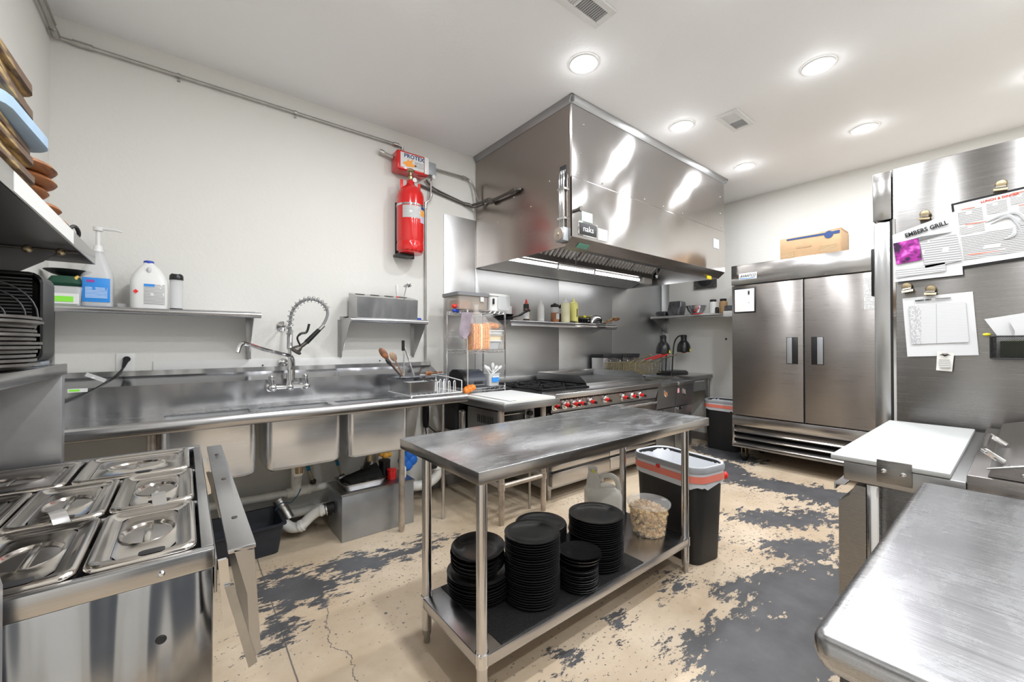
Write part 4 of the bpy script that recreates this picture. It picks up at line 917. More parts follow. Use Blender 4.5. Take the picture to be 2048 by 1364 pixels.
# upper wall shelf on the left wall
t = T('upper_wall_shelf', 'stainless wall shelf high on the left wall, stacked with wooden boards', 'shelf', (-.42, 1.2, 1.60))
ux, uz, uy1 = -.243, 1.615, 1.985
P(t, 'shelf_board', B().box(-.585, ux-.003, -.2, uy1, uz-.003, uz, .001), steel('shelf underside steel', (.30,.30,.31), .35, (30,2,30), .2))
P(t, 'front_lip', B().box(ux-.004, ux, -.2, uy1, uz-.040, uz, .001), FRGL)
P(t, 'end_lip', B().box(-.585, ux-.004, uy1-.004, uy1, uz-.040, uz-.003, .001), plain('shelf end steel', (.20,.20,.21), .4, .9))
P(t, 'price_strip', B().box(ux, ux+.001, 1.13, 1.63, uz-.038, uz-.002), plain('pale strip paper', (.62,.62,.61), .6), label='white paper strip on the front edge')
for y in (uy1-.012, .75):
    P(t, 'bracket', B().prism([(-.33, y, uz-.008), (-.36, y, uz-.045), (-.57, y, uz-.20), (-.585, y, uz-.21), (-.585, y, uz-.008)], (0, .004, 0)), plain('bracket dark steel', (.25,.25,.26), .4, .9))
P(t, 'rod', B().cyl((-.58, 1.90, uz-.018), (-.27, 1.90, uz-.018), .004), DARKP)
for x in (-.48, -.38, -.31): P(t, 'bolt', B().ball((x, 1.90, uz-.02), .012, n=10), BRASS)
for y in (1.35, .95): P(t, 'bolt', B().tube(smooth([(-.40, y, uz-.005), (-.42, y-.02, uz-.022), (-.46, y-.01, uz-.03), (-.48, y, uz-.02)], 4), .008), CHR)
# wooden boards
zz = uz+.001
bd = [(1.345, -.250, .02), (1.345, -.250, -.02), (1.34, -.255, .02), (1.345, -.252, -.02), (1.34, -.25, .0)]
places = ['bottom', 'second lowest', 'third lowest', 'fourth lowest', 'fifth lowest', 'sixth lowest', 'fourth from the top', 'third from the top', 'second from the top', 'topmost']
def board(i, y1, x1, rz, z, h=.019):
    t = T('serving_board', 'streaky wooden serving board on the high left shelf, '+places[i], 'wooden board', (x1-.15, y1-.35, z), rz, 'wooden serving boards on the high left shelf')
    P(t, 'board', B().loft([rr(0, 0, .28, .66, .03, .001), rr(0, 0, .29, .67, .035, .003), rr(0, 0, .29, .67, .035, h-.003), rr(0, 0, .28, .66, .03, h-.001)]), WOODA, True)
for i in range(5): board(i, *bd[i], zz); zz += .0195
M = Matrix.Translation((-.405, 1.21, zz+.001)) @ Matrix.Rotation(R(-3), 4, 'Z')
S('blue_board', B().loft([rr(0, 0, .33, .26, .04, 0), rr(0, 0, .34, .27, .045, .003), rr(0, 0, .34, .27, .045, .024), rr(0, 0, .33, .26, .04, .027)]).xf(M), SKYB, 'pale blue board sticking out between the wooden serving boards', 'board')
zz += .0285
for i, (y1, x1, rz) in enumerate(((1.35, -.255, .03), (1.33, -.25, -.02), (1.34, -.25, .02), (1.31, -.25, -.03), (1.32, -.255, .02))): board(i+5, y1, x1, rz, zz, .022); zz += .0225
# round wooden underliners
zz = uz+.001
for i, (x, y, r_) in enumerate(((-.335, 1.62, .085), (-.34, 1.57, .085), (-.345, 1.50, .08), (-.34, 1.49, .09), (-.34, 1.46, .095))):
    t = T('wooden_underliner', 'reddish brown rounded wooden plate near the high shelf end, '+['lowest','second lowest','middle one','second highest','topmost'][i], 'wooden round', (x, y, zz), group='rounded wooden rounds on the high left shelf')
    P(t, 'round', B().lathe((0,0,0), [(r_-.02,0),(r_-.006,.004),(r_,.011),(r_-.006,.019),(r_-.02,.0225)], 28), WOODB, True)
    zz += .023
S('black_strap', B().tube(smooth([(-.27, 1.70, uz+.006), (-.255, 1.72, uz+.03), (-.25, 1.75, uz+.02), (-.255, 1.755, uz+.005), (-.28, 1.73, uz+.005)], 4), .005), BLKM, 'small black strap curled at the end of the high left shelf', 'strap')
S('shelf_clip', B().ball((-.36, 1.95, uz+.008), .008, n=8), BLKM, 'tiny black knob at the far corner of the high left shelf', 'knob')

# ------------------------------------------------------------------ centre work table
tx0, tx1, ty0, ty1, tz = .747, 2.311, 1.110, 1.735, .8817
t = T('work_table', 'long stainless work table mid-floor with black plate stacks on its lower shelf', 'work table', ((tx0+tx1)/2, (ty0+ty1)/2, 0))
P(t, 'table_top', B().box(tx0, tx1, ty0, ty1, tz-.003, tz, .0015), WORN)
ap = B()
ap.box(tx0, tx1, ty0, ty0+.003, tz-.044, tz-.002, .001).box(tx0, tx1, ty1-.003, ty1, tz-.044, tz-.002, .001)
ap.box(tx0, tx0+.003, ty0+.003, ty1-.003, tz-.044, tz-.002, .001).box(tx1-.003, tx1, ty0+.003, ty1-.003, tz-.044, tz-.002, .001)
ap.box(tx0+.003, tx1-.003, ty0+.003, ty0+.025, tz-.044, tz-.041).box(tx0+.003, tx1-.003, ty1-.025, ty1-.003, tz-.044, tz-.041)
P(t, 'apron', ap, FRGL)
lx, ly = (tx0+.08, tx1-.08), (ty0+.10, ty1-.10)
sz = .200
for x in lx:
    for y in ly:
        l = P(t, 'leg', B().cyl((x, y, .06), (x, y, tz-.004), .0205, n=20), TUBE)
        P(l, 'collar', B().cyl((x, y, sz-.045), (x, y, sz+.004), .0245, n=20), CHR)
        P(l, 'foot', B().lathe((x, y, 0), [(.012,0),(.014,.004),(.014,.03),(.019,.04),(.0195,.065)], 16), GALV)
b = B().box(lx[0]-.02, lx[1]+.02, ly[0]-.02, ly[1]+.02, sz-.003, sz, .001)
b.box(lx[0]+.01, lx[1]-.01, ly[0]-.024, ly[0]-.021, sz-.04, sz, .001).box(lx[0]+.01, lx[1]-.01, ly[1]+.021, ly[1]+.024, sz-.04, sz, .001)
b.box(lx[0]-.024, lx[0]-.021, ly[0]+.01, ly[1]-.01, sz-.04, sz, .001).box(lx[1]+.021, lx[1]+.024, ly[0]+.01, ly[1]-.01, sz-.04, sz, .001)
P(t, 'lower_shelf', b, STX)
# mesh mat
def matmesh():
    mt, nt, b = newmat('black mesh mat')
    b.inputs['Base Color'].default_value = (.01,.01,.01,1); b.inputs['Roughness'].default_value = .6
    c = coords(nt, world=True)
    w = N(nt, 'ShaderNodeTexVoronoi', {'Vector': c, 'Scale': 160})
    nt.links.new(N(nt, 'ShaderNodeBump', {'Strength': 1, 'Distance': .002, 'Height': w.outputs[0]}).outputs[0], b.inputs['Normal'])
    return mt
b = B().box(.905, 1.80, 1.197, ly[1]+.015, sz+.0005, sz+.0045)
S('mesh_mat', b, matmesh(), 'black mesh liner mat on the lower shelf of the work table', 'mat')

# plates: one prototype of each kind, copied
def dish(name, label, cat, R_, h, foot, loc, group, kind='plate'):
    t = T(name, label, cat, loc, group=group)
    if kind == 'plate': pr = [(foot,0),(foot+.004,.001),(R_*.80,.006),(R_*.985,h-.0015),(R_,h),(R_*.985,h+.0012),(R_*.80,.0085),(foot+.002,.0045),(foot*.5,.004),(.001,.0045)]
    else: pr = [(foot,0),(foot+.003,.001),(R_*.86,h*.35),(R_*.985,h*.86),(R_,h),(R_*.975,h),(R_*.83,h*.40),(foot,.006),(.001,.0055)]
    P(t, 'body', B().lathe((0,0,0), pr, 40), PLATE, True, ang=60)
    return t
MT = sz+.005
ORD = 'first second third fourth fifth sixth seventh eighth ninth tenth eleventh twelfth thirteenth fourteenth'.split()
def ords(n):
    def f(i):
        k = n-1-i
        if k == 0: return 'topmost'
        if i == 0: return 'bottom'
        return ORD[k]+' from the top' if k <= n//2 else ORD[i]+' from the bottom'
    return f
def stack(n, c, R_, h, foot, step, what, group, kind='plate', name='black_plate', cat='plate', z0=MT, jit=.0025, tilt=None):
    f = ords(n); p = None; z = z0
    for i in range(n):
        lab = 'black %s, %s' % (what, f(i))
        loc = (c[0]+random.uniform(-jit, jit), c[1]+random.uniform(-jit, jit), z)
        if p is None: p = dish(name, lab, cat, R_, h, foot, loc, group, kind); q = p
        else: q = dup(p, loc, label=lab)
        if tilt: q.rotation_euler = tilt
        z += step
    return z
stack(27, (1.185, 1.345), .121, .012, .07, .0102, 'plate in the tall front stack on the shelf', 'black plates in the tall front stack')
stack(23, (1.625, 1.355), .137, .014, .08, .0104, 'plate in the wide stack beside the crouton bucket', 'black plates in the wide stack')
stack(19, (1.405, 1.525), .128, .012, .075, .0102, 'plate in the half-hidden rear stack', 'black plates in the rear stack')
z = stack(8, (1.015, 1.505), .140, .022, .08, .0118, 'wide plate under the bowls at the left', 'wide black plates at the left end', jit=.004)
stack(5, (1.005, 1.50), .118, .035, .06, .0165, 'bowl on the wide plates at the left', 'black bowls at the left end', 'bowl', 'black_bowl', 'bowl', z0=z+.016, jit=.004, tilt=(R(3), R(-3), 0))
z = stack(10, (1.40, 1.268), .088, .012, .05, .0098, 'small plate in the short stack', 'small black plates in the short stack', jit=.003)
stack(3, (1.405, 1.268), .097, .022, .05, .0135, 'small bowl on the short plate stack', 'small black bowls on the short stack', 'bowl', 'black_bowl', 'bowl', z0=z+.009, tilt=(R(-2), R(3), 0))

# crouton bucket
t = T('crouton_bucket', 'clear plastic bucket of croutons with a clear lid on the lower shelf', 'bucket', (2.12, 1.375, sz+.001))
c = (2.12, 1.375, sz+.001)
BUCK = plain('clear bucket plastic', (.85,.85,.84), .15, 0, 0, 80, 0, 0, .2)
P(t, 'bucket', B().lathe(c, [(.09,0),(.095,.004),(.112,.155),(.118,.158),(.118,.168),(.113,.168)], 36, cap1=False), BUCK)
P(t, 'lid', B().lathe(c, [(.115,.166),(.124,.166),(.124,.178),(.119,.182),(.113,.180),(.108,.174),(.001,.175)], 36, cap0=False), plain('clear lid plastic', (.82,.82,.81), .2, 0, 0, 80, 0, 0, .3))
P(t, 'pull_tab', B().box(2.225, 2.25, 1.33, 1.36, sz+.165, sz+.172, .003), CLRM)
# croutons: nobody could count them
cm = B(); rnd = random.Random(3)
for k in range(520):
    lay = k//34; zz = sz+.014+lay*.0098; 
    if zz > sz+.150: break
    rad = .088+.020*(zz-sz)/.16
    a = rnd.uniform(0, 2*PI); r_ = rad*(1-.55*rnd.random()**2) - .008
    s_ = rnd.uniform(.0082, .0115)
    M = Matrix.Translation((2.12+r_*math.cos(a), 1.375+r_*math.sin(a), zz)) @ Matrix.Rotation(rnd.uniform(0, 6), 4, 'X') @ Matrix.Rotation(rnd.uniform(0, 6), 4, 'Z')
    cm.box(-s_, s_, -s_, s_, -s_*.8, s_*.8, M=M)
cm.cyl((2.12, 1.375, sz+.01), (2.12, 1.375, sz+.135), .05, .06)
S('croutons', cm, CRT, 'golden croutons filling the clear bucket', 'croutons', kind='stuff')

# oil jug
t = T('oil_jug', 'empty cloudy square plastic jug with moulded handle behind the crouton bucket', 'jug', (1.965, 1.585, sz+.001), -yaw)
JUG = plain('cloudy jug plastic', (.80,.78,.72), .35, 0, .2, 30, .05, 0, .85)
P(t, 'body', B().loft([rr(0,0,.20,.13,.025,0), rr(0,0,.21,.14,.03,.01), rr(0,0,.21,.14,.03,.20), rr(-.005,0,.20,.13,.03,.225), rr(-.01,0,.16,.10,.03,.245)]), JUG, True)
P(t, 'neck', B().loft([rr(-.055,0,.09,.08,.03,.235), rr(-.058,0,.07,.06,.025,.30), rr(-.06,0,.05,.05,.02,.335), rr(-.06,0,.045,.045,.02,.345)]), JUG, True)
P(t, 'cap', B().lathe((-.06,0,.335), [(.026,0),(.028,.003),(.028,.018),(.022,.024)], 20), CLRM, True)
P(t, 'cap_seal', B().cyl((-.065,-.028,.34), (-.06,-.03,.345), .012), YEL, True)
P(t, 'handle', B().tube(smooth([(-.03,0,.275), (.0,0,.305), (.05,0,.305), (.085,0,.275), (.098,0,.215)], 5), .016), JUG, True)

# bins
def bin_(name, label, cx, cy, rz, w, d, h, folds=True):
    t = T(name, label, 'trash can', (cx, cy, 0), rz)
    P(t, 'can', B().loft([rr(0,0,w-.07,d-.07,.05,0), rr(0,0,w-.06,d-.06,.055,.01), rr(0,0,w-.005,d-.005,.09,h-.03), rr(0,0,w-.005,d-.005,.09,h), rr(0,0,w-.02,d-.02,.085,h), rr(0,0,w-.08,d-.08,.055,.03)], True, True), BLKM, True)
    # liner folded over the rim: outside skirt, red tape band, inside
    n = 7
    def ring(a, z, wob=0, seed=0):
        rn = random.Random(seed); L_ = rr(0,0,w+a,d+a,.095,z,n)
        return [V(p.x+rn.uniform(-wob,wob), p.y+rn.uniform(-wob,wob), p.z+rn.uniform(-wob,wob)*2.2) for p in L_]
    LN = bpy.data.materials.get('trash liner') or plain('trash liner', (.78,.80,.84), .35, 0, .5, 30, 0, 0, .82)
    TP = bpy.data.materials.get('red drawstring') or plain('red drawstring', (.80,.22,.16), .45)
    P(t, 'liner', B().loft([ring(.010, h-.115, .006, 1), ring(.014, h-.06, .002, 2), ring(.016, h-.01, .001, 3), ring(.012, h+.006), ring(-.005, h+.006), ring(-.03, h-.03, .003, 5), ring(-.06, h-.12, .008, 6), ring(-.09, h-.3, .012, 7)], False, True), LN, True, ang=50)
    P(t, 'drawstring', B().loft([ring(.019, h-.085), ring(.0195, h-.06), ring(.0195, h-.045)], False, False), TP, True)
    P(t, 'rim_band', B().loft([ring(.022, h-.028), ring(.024, h-.008), ring(.018, h+.002)], False, False), bpy.data.materials.get('grey rim band') or plain('grey rim band', (.33,.34,.36), .4), True)
    return t
q = bin_('trash_can', 'slim black trash can with white liner beside the right end of the work table', 2.47, 1.39, R(-9), .30, .50, .575)
P(q, 'liner_knot', B().ball((.13,-.235,.50), .022, (1,1,1.1), 8), REDP, True)
P(q, 'liner_knot', B().ball((-.155,.02,.535), .02, (.5,1,.8), 8), REDP, True)
bin_('trash_can', 'black trash can with white liner in the corner left of the two-door refrigerator', 5.23, 2.31, R(0), .30, .42, .60)
# ------------------------------------------------------------------ small equipment table
t = T('equipment_table', 'small stainless table between the sink and the range, with pipe cross bars', 'work table', (2.02, 2.75, 0))
ex0, ex1, ey0, ey1, ez = 1.735, 2.300, 2.27, 3.28, .872
P(t, 'table_top', B().box(ex0, ex1, ey0, ey1, ez-.003, ez, .001), STX)
b = B().box(ex0, ex1, ey0, ey0+.003, ez-.048, ez-.002, .001).box(ex0, ex0+.003, ey0, ey1, ez-.048, ez-.002, .001).box(ex1-.003, ex1, ey0, ey1, ez-.048, ez-.002, .001)
P(t, 'apron', b, DKST)
for x, y in ((1.775, 2.345), (2.185, 2.345), (1.775, 3.2), (2.185, 3.2)):
    l = P(t, 'leg', B().cyl((x, y, .05), (x, y, ez-.003), .022), RUSTY)
    P(l, 'foot', B().cyl((x, y, 0), (x, y, .055), .018, .022), RUSTY)
    P(l, 'collar', B().cyl((x, y, .25), (x, y, .30), .027), RUSTY)
P(t, 'cross_bar', B().cyl((1.795, 2.345, .275), (2.165, 2.345, .275), .018), RUSTY)
P(t, 'cross_bar', B().cyl((1.775, 2.365, .275), (1.775, 3.18, .275), .018), RUSTY)
P(t, 'cross_bar', B().cyl((2.185, 2.365, .275), (2.185, 3.18, .275), .018), RUSTY)
P(t, 'lower_shelf', B().box(1.755, 2.205, 2.36, 3.2, .56, .575, .002), DKST)
S('support_rod', B().cyl((2.125, 2.44, 0), (2.125, 2.44, .56), .010), GALV, 'thin steel rod standing behind the front legs of the small equipment table', 'rod')
t = T('white_cutting_board', 'white cutting board on the small equipment table', 'cutting board', (1.99, 2.55, ez))
P(t, 'board', B().loft([rr(2.0, 2.555, .50, .565, .01, ez+.001), rr(2.0, 2.555, .505, .57, .012, ez+.003), rr(2.0, 2.555, .505, .57, .012, ez+.017), rr(2.0, 2.555, .50, .565, .01, ez+.019)]), WHTB)
S('thin_board', B().box(1.86, 2.235, 2.275, 2.60, ez+.0195, ez+.022, .001), plain('pale yellow board', (.80,.83,.42), .5), 'thin sheet with yellow edge under paper on the white cutting board', 'board')
S('paper_sheet', B().box(1.80, 2.24, 2.28, 2.82, ez+.0225, ez+.0235), WHTB, 'thin white sheet laid over the white cutting board', 'sheet')
# oven on the lower shelf
t = T('countertop_oven', 'dark countertop oven with slotted side under the small equipment table', 'oven', (1.99, 2.6, .576))
P(t, 'case', B().box(1.80, 2.165, 2.42, 2.84, .59, .80, .01), DKST)
for i in range(9): P(t, 'side_slot', B().box(1.797, 1.801, 2.48+.025*i, 2.488+.025*i, .69, .75), BLKM)
d = P(t, 'door', B().box(1.81, 2.06, 2.408, 2.421, .62, .79, .004), BLK)
P(d, 'door_frame', B().tube([(1.825, 2.40, .63), (2.045, 2.40, .63), (2.045, 2.40, .775), (1.825, 2.40, .775)], .006, closed=True), CHR)
for z in (.64, .68, .72): P(t, 'rack_line', B().cyl((1.84, 2.405, z), (2.03, 2.405, z), .003, n=6), GALV)
P(t, 'knob', B().cyl((2.11, 2.42, .76), (2.11, 2.40, .76), .02), BLK)
P(t, 'knob', B().cyl((2.11, 2.42, .70), (2.11, 2.40, .70), .02), BLK)
for x in (1.82, 2.14):
    P(t, 'foot', B().cyl((x, 2.44, .576), (x, 2.44, .592), .012), BLK)
S('black_appliance', B().loft([rr(1.87, 3.08, .20, .22, .03, .576), rr(1.87, 3.08, .21, .23, .03, .60), rr(1.87, 3.08, .20, .22, .04, .81), rr(1.87, 3.08, .16, .18, .04, .83)]), BLKM, 'black appliance at the back of the small table lower shelf', 'appliance')
S('steel_canister', B().lathe((1.80, 2.90, .576), [(.036,0),(.038,.006),(.038,.17),(.03,.18),(.012,.19)], 24), ST, 'small steel canister behind the countertop oven', 'canister')

# ------------------------------------------------------------------ wire rack and its goods
rx0, rx1, ry0, ry1 = 1.815, 2.205, 2.86, 3.20
t = T('wire_rack', 'three-shelf chrome wire rack on the small equipment table', 'rack', (2.01, 3.03, ez+.001))
for x in (rx0, rx1):
    for y in (ry0, ry1): P(t, 'post', B().cyl((x, y, ez+.001), (x, y, 1.585), .0075, n=10), CHR)
for z in (.93, 1.25, 1.585):
    b = B().tube([(rx0, ry0, z), (rx1, ry0, z), (rx1, ry1, z), (rx0, ry1, z)], .004, closed=True).tube([(rx0, ry0, z-.022), (rx1, ry0, z-.022), (rx1, ry1, z-.022), (rx0, ry1, z-.022)], .0035, closed=True)
    pts = []
    for i in range(17): pts.append((rx0+(rx1-rx0)*i/16, ry0, z-(.022 if i % 2 else 0)))
    b.tube(pts, .002, 5)
    pts = [(rx0, ry0+(ry1-ry0)*i/12, z-(.022 if i % 2 else 0)) for i in range(13)]
    b.tube(pts, .002, 5)
    for i in range(1, 14): b.cyl((rx0+(rx1-rx0)*i/14, ry0, z+.002), (rx0+(rx1-rx0)*i/14, ry1, z+.002), .002, n=5)
    P(t, 'wire_shelf', b, CHR)
def cont(name, label, x0, x1, y0, y1, z0, z1, mt, lidm=None, taper=.02, lh=.012, r=.02, cat='container', group=None, rz=0):
    cx, cy, w, d = (x0+x1)/2, (y0+y1)/2, x1-x0, y1-y0
    t = T(name, label, cat, (cx, cy, z0), rz, group)
    P(t, 'tub', B().loft([rr(0,0,w-2*taper,d-2*taper,r,0), rr(0,0,w-.01,d-.01,r,z1-z0-lh), rr(0,0,w,d,r,z1-z0-lh), rr(0,0,w,d,r,z1-z0-lh+.004), rr(0,0,w-.016,d-.016,r*.8,z1-z0-lh+.004), rr(0,0,w-2*taper-.01,d-2*taper-.01,r*.8,.006)]), mt, True)
    if lidm: P(t, 'lid', B().loft([rr(0,0,w+.008,d+.008,r,z1-z0-lh), rr(0,0,w+.01,d+.01,r,z1-z0-.003), rr(0,0,w-.01,d-.01,r,z1-z0), rr(0,0,w-.05,d-.05,r,z1-z0-.004)]), lidm, True)
    return t
TR = plain('smoky clear box', (.55,.50,.45), .2, 0, 0, 80, 0, 0, .38)
t = cont('bread_box', 'clear food box of sliced buns with grey lid on top of the wire rack', 1.735, 2.045, 2.87, 3.14, 1.589, 1.735, TR, GREYP, .01, .03, .02)
P(t, 'box_label', B().box(1.95, 1.985, 2.866, 2.869, 1.66, 1.70), LAB, label='white square label')
for i in range(5): S('bun_slice', B().loft([rr(1.785+.021*i, 3.0, .017, .17, .008, 1.598), rr(1.785+.021*i, 3.0, .017, .19, .008, 1.65), rr(1.785+.021*i, 3.0, .014, .15, .007, 1.675)]), BRD, 'orange-brown bread slices in the left half of the grey-lidded box', 'bread', 'bread slices in the grey-lidded box')
S('bread_bag', B().loft([rr(1.96, 3.0, .13, .2, .03, 1.598), rr(1.96, 3.0, .14, .21, .05, 1.66), rr(1.96, 3.0, .10, .16, .04, 1.69)]), plain('tan paper bag', (.40,.25,.13), .6), 'tan paper pack in the right half of the grey-lidded box', 'bag')
t = cont('white_box', 'white translucent box with black latches at the right on top of the wire rack', 2.07, 2.30, 2.90, 3.15, 1.589, 1.745, WHT, WHT, .01, .02, .03)
P(t, 'latch', B().box(2.10, 2.118, 2.892, 2.900, 1.65, 1.70, .003), BLK)
P(t, 'latch', B().box(2.302, 2.309, 2.99, 3.03, 1.66, 1.70, .003), BLK)
P(t, 'latch', B().box(2.17, 2.24, 2.94, 2.97, 1.745, 1.750, .002), BLK)
P(t, 'end_panel', B().loft([[V(p.x, 2.897, p.y) for p in rr(2.225, 1.665, .135, .13, .025, 0)], [V(p.x, 2.893, p.y) for p in rr(2.225, 1.665, .12, .115, .025, 0)]]), CLRM)
S('red_bundle', B().ball((1.765, 2.93, 1.60), .02, (1.3,1,.9), 10).ball((1.79, 2.93, 1.605), .02, (1,1,.9), 10).xf(Matrix.Translation((-.03,0,.015))), REDP, 'small red bundle at the left edge of the wire rack top', 'bundle')
S('blue_bundle', B().ball((1.735, 2.93, 1.578), .018, (1.3,1,.8), 10).ball((1.76, 2.93, 1.576), .018, (1,1,.9), 10), BLUE, 'small dark blue bundle under the red one on the wire rack top', 'bundle')
# oven mitt
t = T('oven_mitt', 'quilted purple-grey oven mitt hanging on the wire rack', 'oven mitt', (1.79, 2.85, 1.36))
mitt = plain('quilted mauve cloth', (.30,.25,.29), .8, 0, .8, 40, .25)
P(t, 'mitt', B().loft([[V(a*s_+1.785+dx, y, z) for a, y in ((-1, 2.84), (-.6, 2.825), (.6, 2.825), (1, 2.84), (.6, 2.855), (-.6, 2.855))] for z, s_, dx in ((1.56,.05,.015),(1.50,.055,.01),(1.42,.06,0),(1.38,.05,-.01),(1.35,.03,-.015),(1.345,.01,-.015))]), mitt)
P(t, 'thumb', B().ball((1.84, 2.84, 1.48), .03, (.8,.4,1.3), 10), mitt)
# loaf in a bag
t = T('bread_loaf_bag', 'sliced loaf of bread standing upright in a knotted clear bag on the middle rack shelf', 'bread', (1.905, 2.83, 1.255))
for i in range(7):
    x = 1.832+.023*i
    P(t, 'slice', B().loft([[V(x, q.x, q.y) for q in rr(2.85, 1.36, .12, .22, .03, 0)], [V(x+.019, q.x, q.y) for q in rr(2.85, 1.36, .12, .22, .03, 0)]]), BRD if i != 3 else BRDL)
P(t, 'bag', B().loft([rr(1.91, 2.85, .19, .145, .03, 1.255), rr(1.91, 2.85, .20, .15, .03, 1.45), rr(1.90, 2.85, .15, .11, .03, 1.52), rr(1.895, 2.85, .05, .04, .015, 1.57), rr(1.895, 2.85, .03, .03, .012, 1.60), rr(1.895, 2.85, .05, .04, .015, 1.63)], True, False), plain('clear bread bag', (.9,.88,.85), .1, 0, .8, 30, 0, 0, .16))
cont('food_container', 'lowest of the white plastic containers right of the bagged loaf', 2.03, 2.19, 2.88, 3.1, 1.255, 1.335, CLRM, WHT, .02, .012)
cont('food_container', 'cream middle container right of the bagged loaf', 2.02, 2.21, 2.88, 3.1, 1.337, 1.385, plain('cream tub', (.80,.68,.48), .45), CLRM, .015, .01)
cont('food_container', 'white top container right of the bagged loaf, under the small bagged rolls', 2.01, 2.22, 2.88, 3.1, 1.387, 1.425, WHT, WHT, .01, .012)
t = T('bagged_rolls', 'small brown rolls in a clear bag on the stacked containers', 'bread', (2.12, 2.98, 1.427))
for dx, s_ in ((-.06, .038), (.0, .042), (.055, .035)): P(t, 'roll', B().ball((2.12+dx, 2.96, 1.462), s_, (1.1,1.2,.8), 12), BRD)
P(t, 'bag', B().loft([rr(2.12, 2.96, .20, .16, .05, 1.428), rr(2.12, 2.96, .22, .17, .05, 1.46), rr(2.11, 2.96, .13, .1, .04, 1.52), rr(2.10, 2.96, .04, .04, .015, 1.555)]), bpy.data.materials['clear bread bag'])
# label printer and scoop tub
t = T('label_printer', 'dark grey appliance with curved black side on the bottom rack shelf', 'appliance', (1.93, 3.0, .935))
def prof(x): return [V(x, y, z) for y, z in ((2.88,.935),(2.88,.985),(2.90,1.03),(2.94,1.065),(3.0,1.085),(3.08,1.08),(3.13,1.05),(3.15,.935))]
P(t, 'side_cheek', B().loft([prof(1.80), prof(1.845)]), BLK)
P(t, 'body', B().loft([[V(p.x, p.y*.97+.09, p.z-.004) for p in prof(1.846)], [V(p.x, p.y*.97+.09, p.z-.004) for p in prof(2.02)]]), plain('slate plastic', (.045,.05,.065), .35))
P(t, 'slot', B().box(1.90, 1.98, 2.875, 2.885, .965, .985, .002), BLK)
P(t, 'trim', B().box(1.88, 2.0, 2.876, 2.884, .953, .958), GALV)
t = cont('scoop_tub', 'clear tub of white scoops with blue label on the bottom rack shelf', 2.05, 2.18, 2.88, 3.02, .935, 1.045, CLRM, None, .012, .005)
P(t, 'label', B().box(2.08, 2.15, 2.875, 2.879, .97, 1.01), BLUL)
P(t, 'label', B().box(2.08, 2.15, 2.873, 2.8765, 1.01, 1.02), LAB)
for i, (x, z, a) in enumerate(((2.07, 1.075, -35), (2.10, 1.07, -50), (2.15, 1.07, 40), (2.19, 1.075, 55), (2.13, 1.085, 0))):
    tt = T('white_scoop', 'white plastic scoops heaped in the clear tub on the bottom rack shelf', 'scoop', (x, 2.94, z), group='white scoops in the clear tub')
    M = Matrix.Translation((x, 2.94, z)) @ Matrix.Rotation(R(a), 4, 'Y')
    P(tt, 'handle', B().cyl((0,0,-.06), (0,0,.015), .006).xf(M), WHT)
    P(tt, 'scoop', B().ball((0,0,.025), .017, (1,.8,1.6), 10).xf(M), WHT)

# ------------------------------------------------------------------ range
gx0, gx1, gy0, gy1 = 2.312, 3.828, 2.40, 3.29
RZ = .90
t = T('gas_range', 'long stainless gas range with four burners, a griddle and red-trimmed knobs', 'range', ((gx0+gx1)/2, 2.85, 0))
P(t, 'body', B().box(gx0, gx1, gy0+.03, gy1, .10, .86, .003), DKST)
P(t, 'control_panel', B().prism([(gx0, gy0+.03, .735), (gx0, gy0-.010, .740), (gx0, gy0-.045, .855), (gx0, gy0+.03, .86)], (gx1-gx0, 0, 0)), DKST)
P(t, 'landing_ledge', B().box(gx0, gx1, gy0-.075, gy0+.10, .856, RZ, .005, 3), STX)
for i in range(56):
    x = gx0+.05+.026*i
    P(t, 'vent_slot', B().box(x, x+.011, gy0-.0495, gy0-.042, .838, .853), BLKM)
knobs = [(2.335,0),(2.455,1),(2.56,1),(2.635,1),(2.77,1),(2.97,1),(3.235,1),(3.38,1),(3.505,1)]
for x, big in knobs:
    k = P(t, 'knob', B().cyl((x, gy0-.028, .80), (x, gy0-.040, .797), .039, n=24).cyl((x, gy0-.038, .80), (x, gy0-.052, .797), .036, .026, n=24), CHR)
    P(k, 'knob_grip', B().cyl((x, gy0-.050, .797), (x, gy0-.085, .794), .015, .014, n=18).box(x-.013, x+.013, gy0-.075, gy0-.062, .778, .812, .004), RED, label='red grip')
    P(k, 'knob_tip', B().cyl((x, gy0-.085, .794), (x, gy0-.105, .792), .012), BLK)
# oven doors and drawers
for a, c in ((gx0+.012, 3.065), (3.071, gx1-.008)):
    d = P(t, 'oven_door', B().box(a, c, gy0-.012, gy0+.03, .315, .73, .006), FRGL)
    P(d, 'door_handle', B().cyl((a+.05, gy0-.05, .70), (c-.05, gy0-.05, .70), .013).cyl((a+.06, gy0-.05, .70), (a+.06, gy0-.01, .70), .009).cyl((c-.06, gy0-.05, .70), (c-.06, gy0-.01, .70), .009), CHR)
    P(d, 'door_gap', B().box(a, c, gy0-.004, gy0+.02, .728, .742), BLKM)
    P(t, 'kick_panel', B().box(a, c, gy0-.008, gy0+.03, .262, .308, .003), FRGL)
    P(t, 'kick_panel', B().box(a, c, gy0-.012, gy0+.03, .135, .245, .003), FRGL)
for x in (gx0+.06, 3.06, gx1-.06): P(t, 'leg', B().cyl((x, gy0+.08, 0), (x, gy0+.08, .12), .018, .022), GALV)
for x in (gx0+.06, gx1-.06): P(t, 'leg', B().cyl((x, gy1-.1, 0), (x, gy1-.1, .12), .018, .022), GALV)
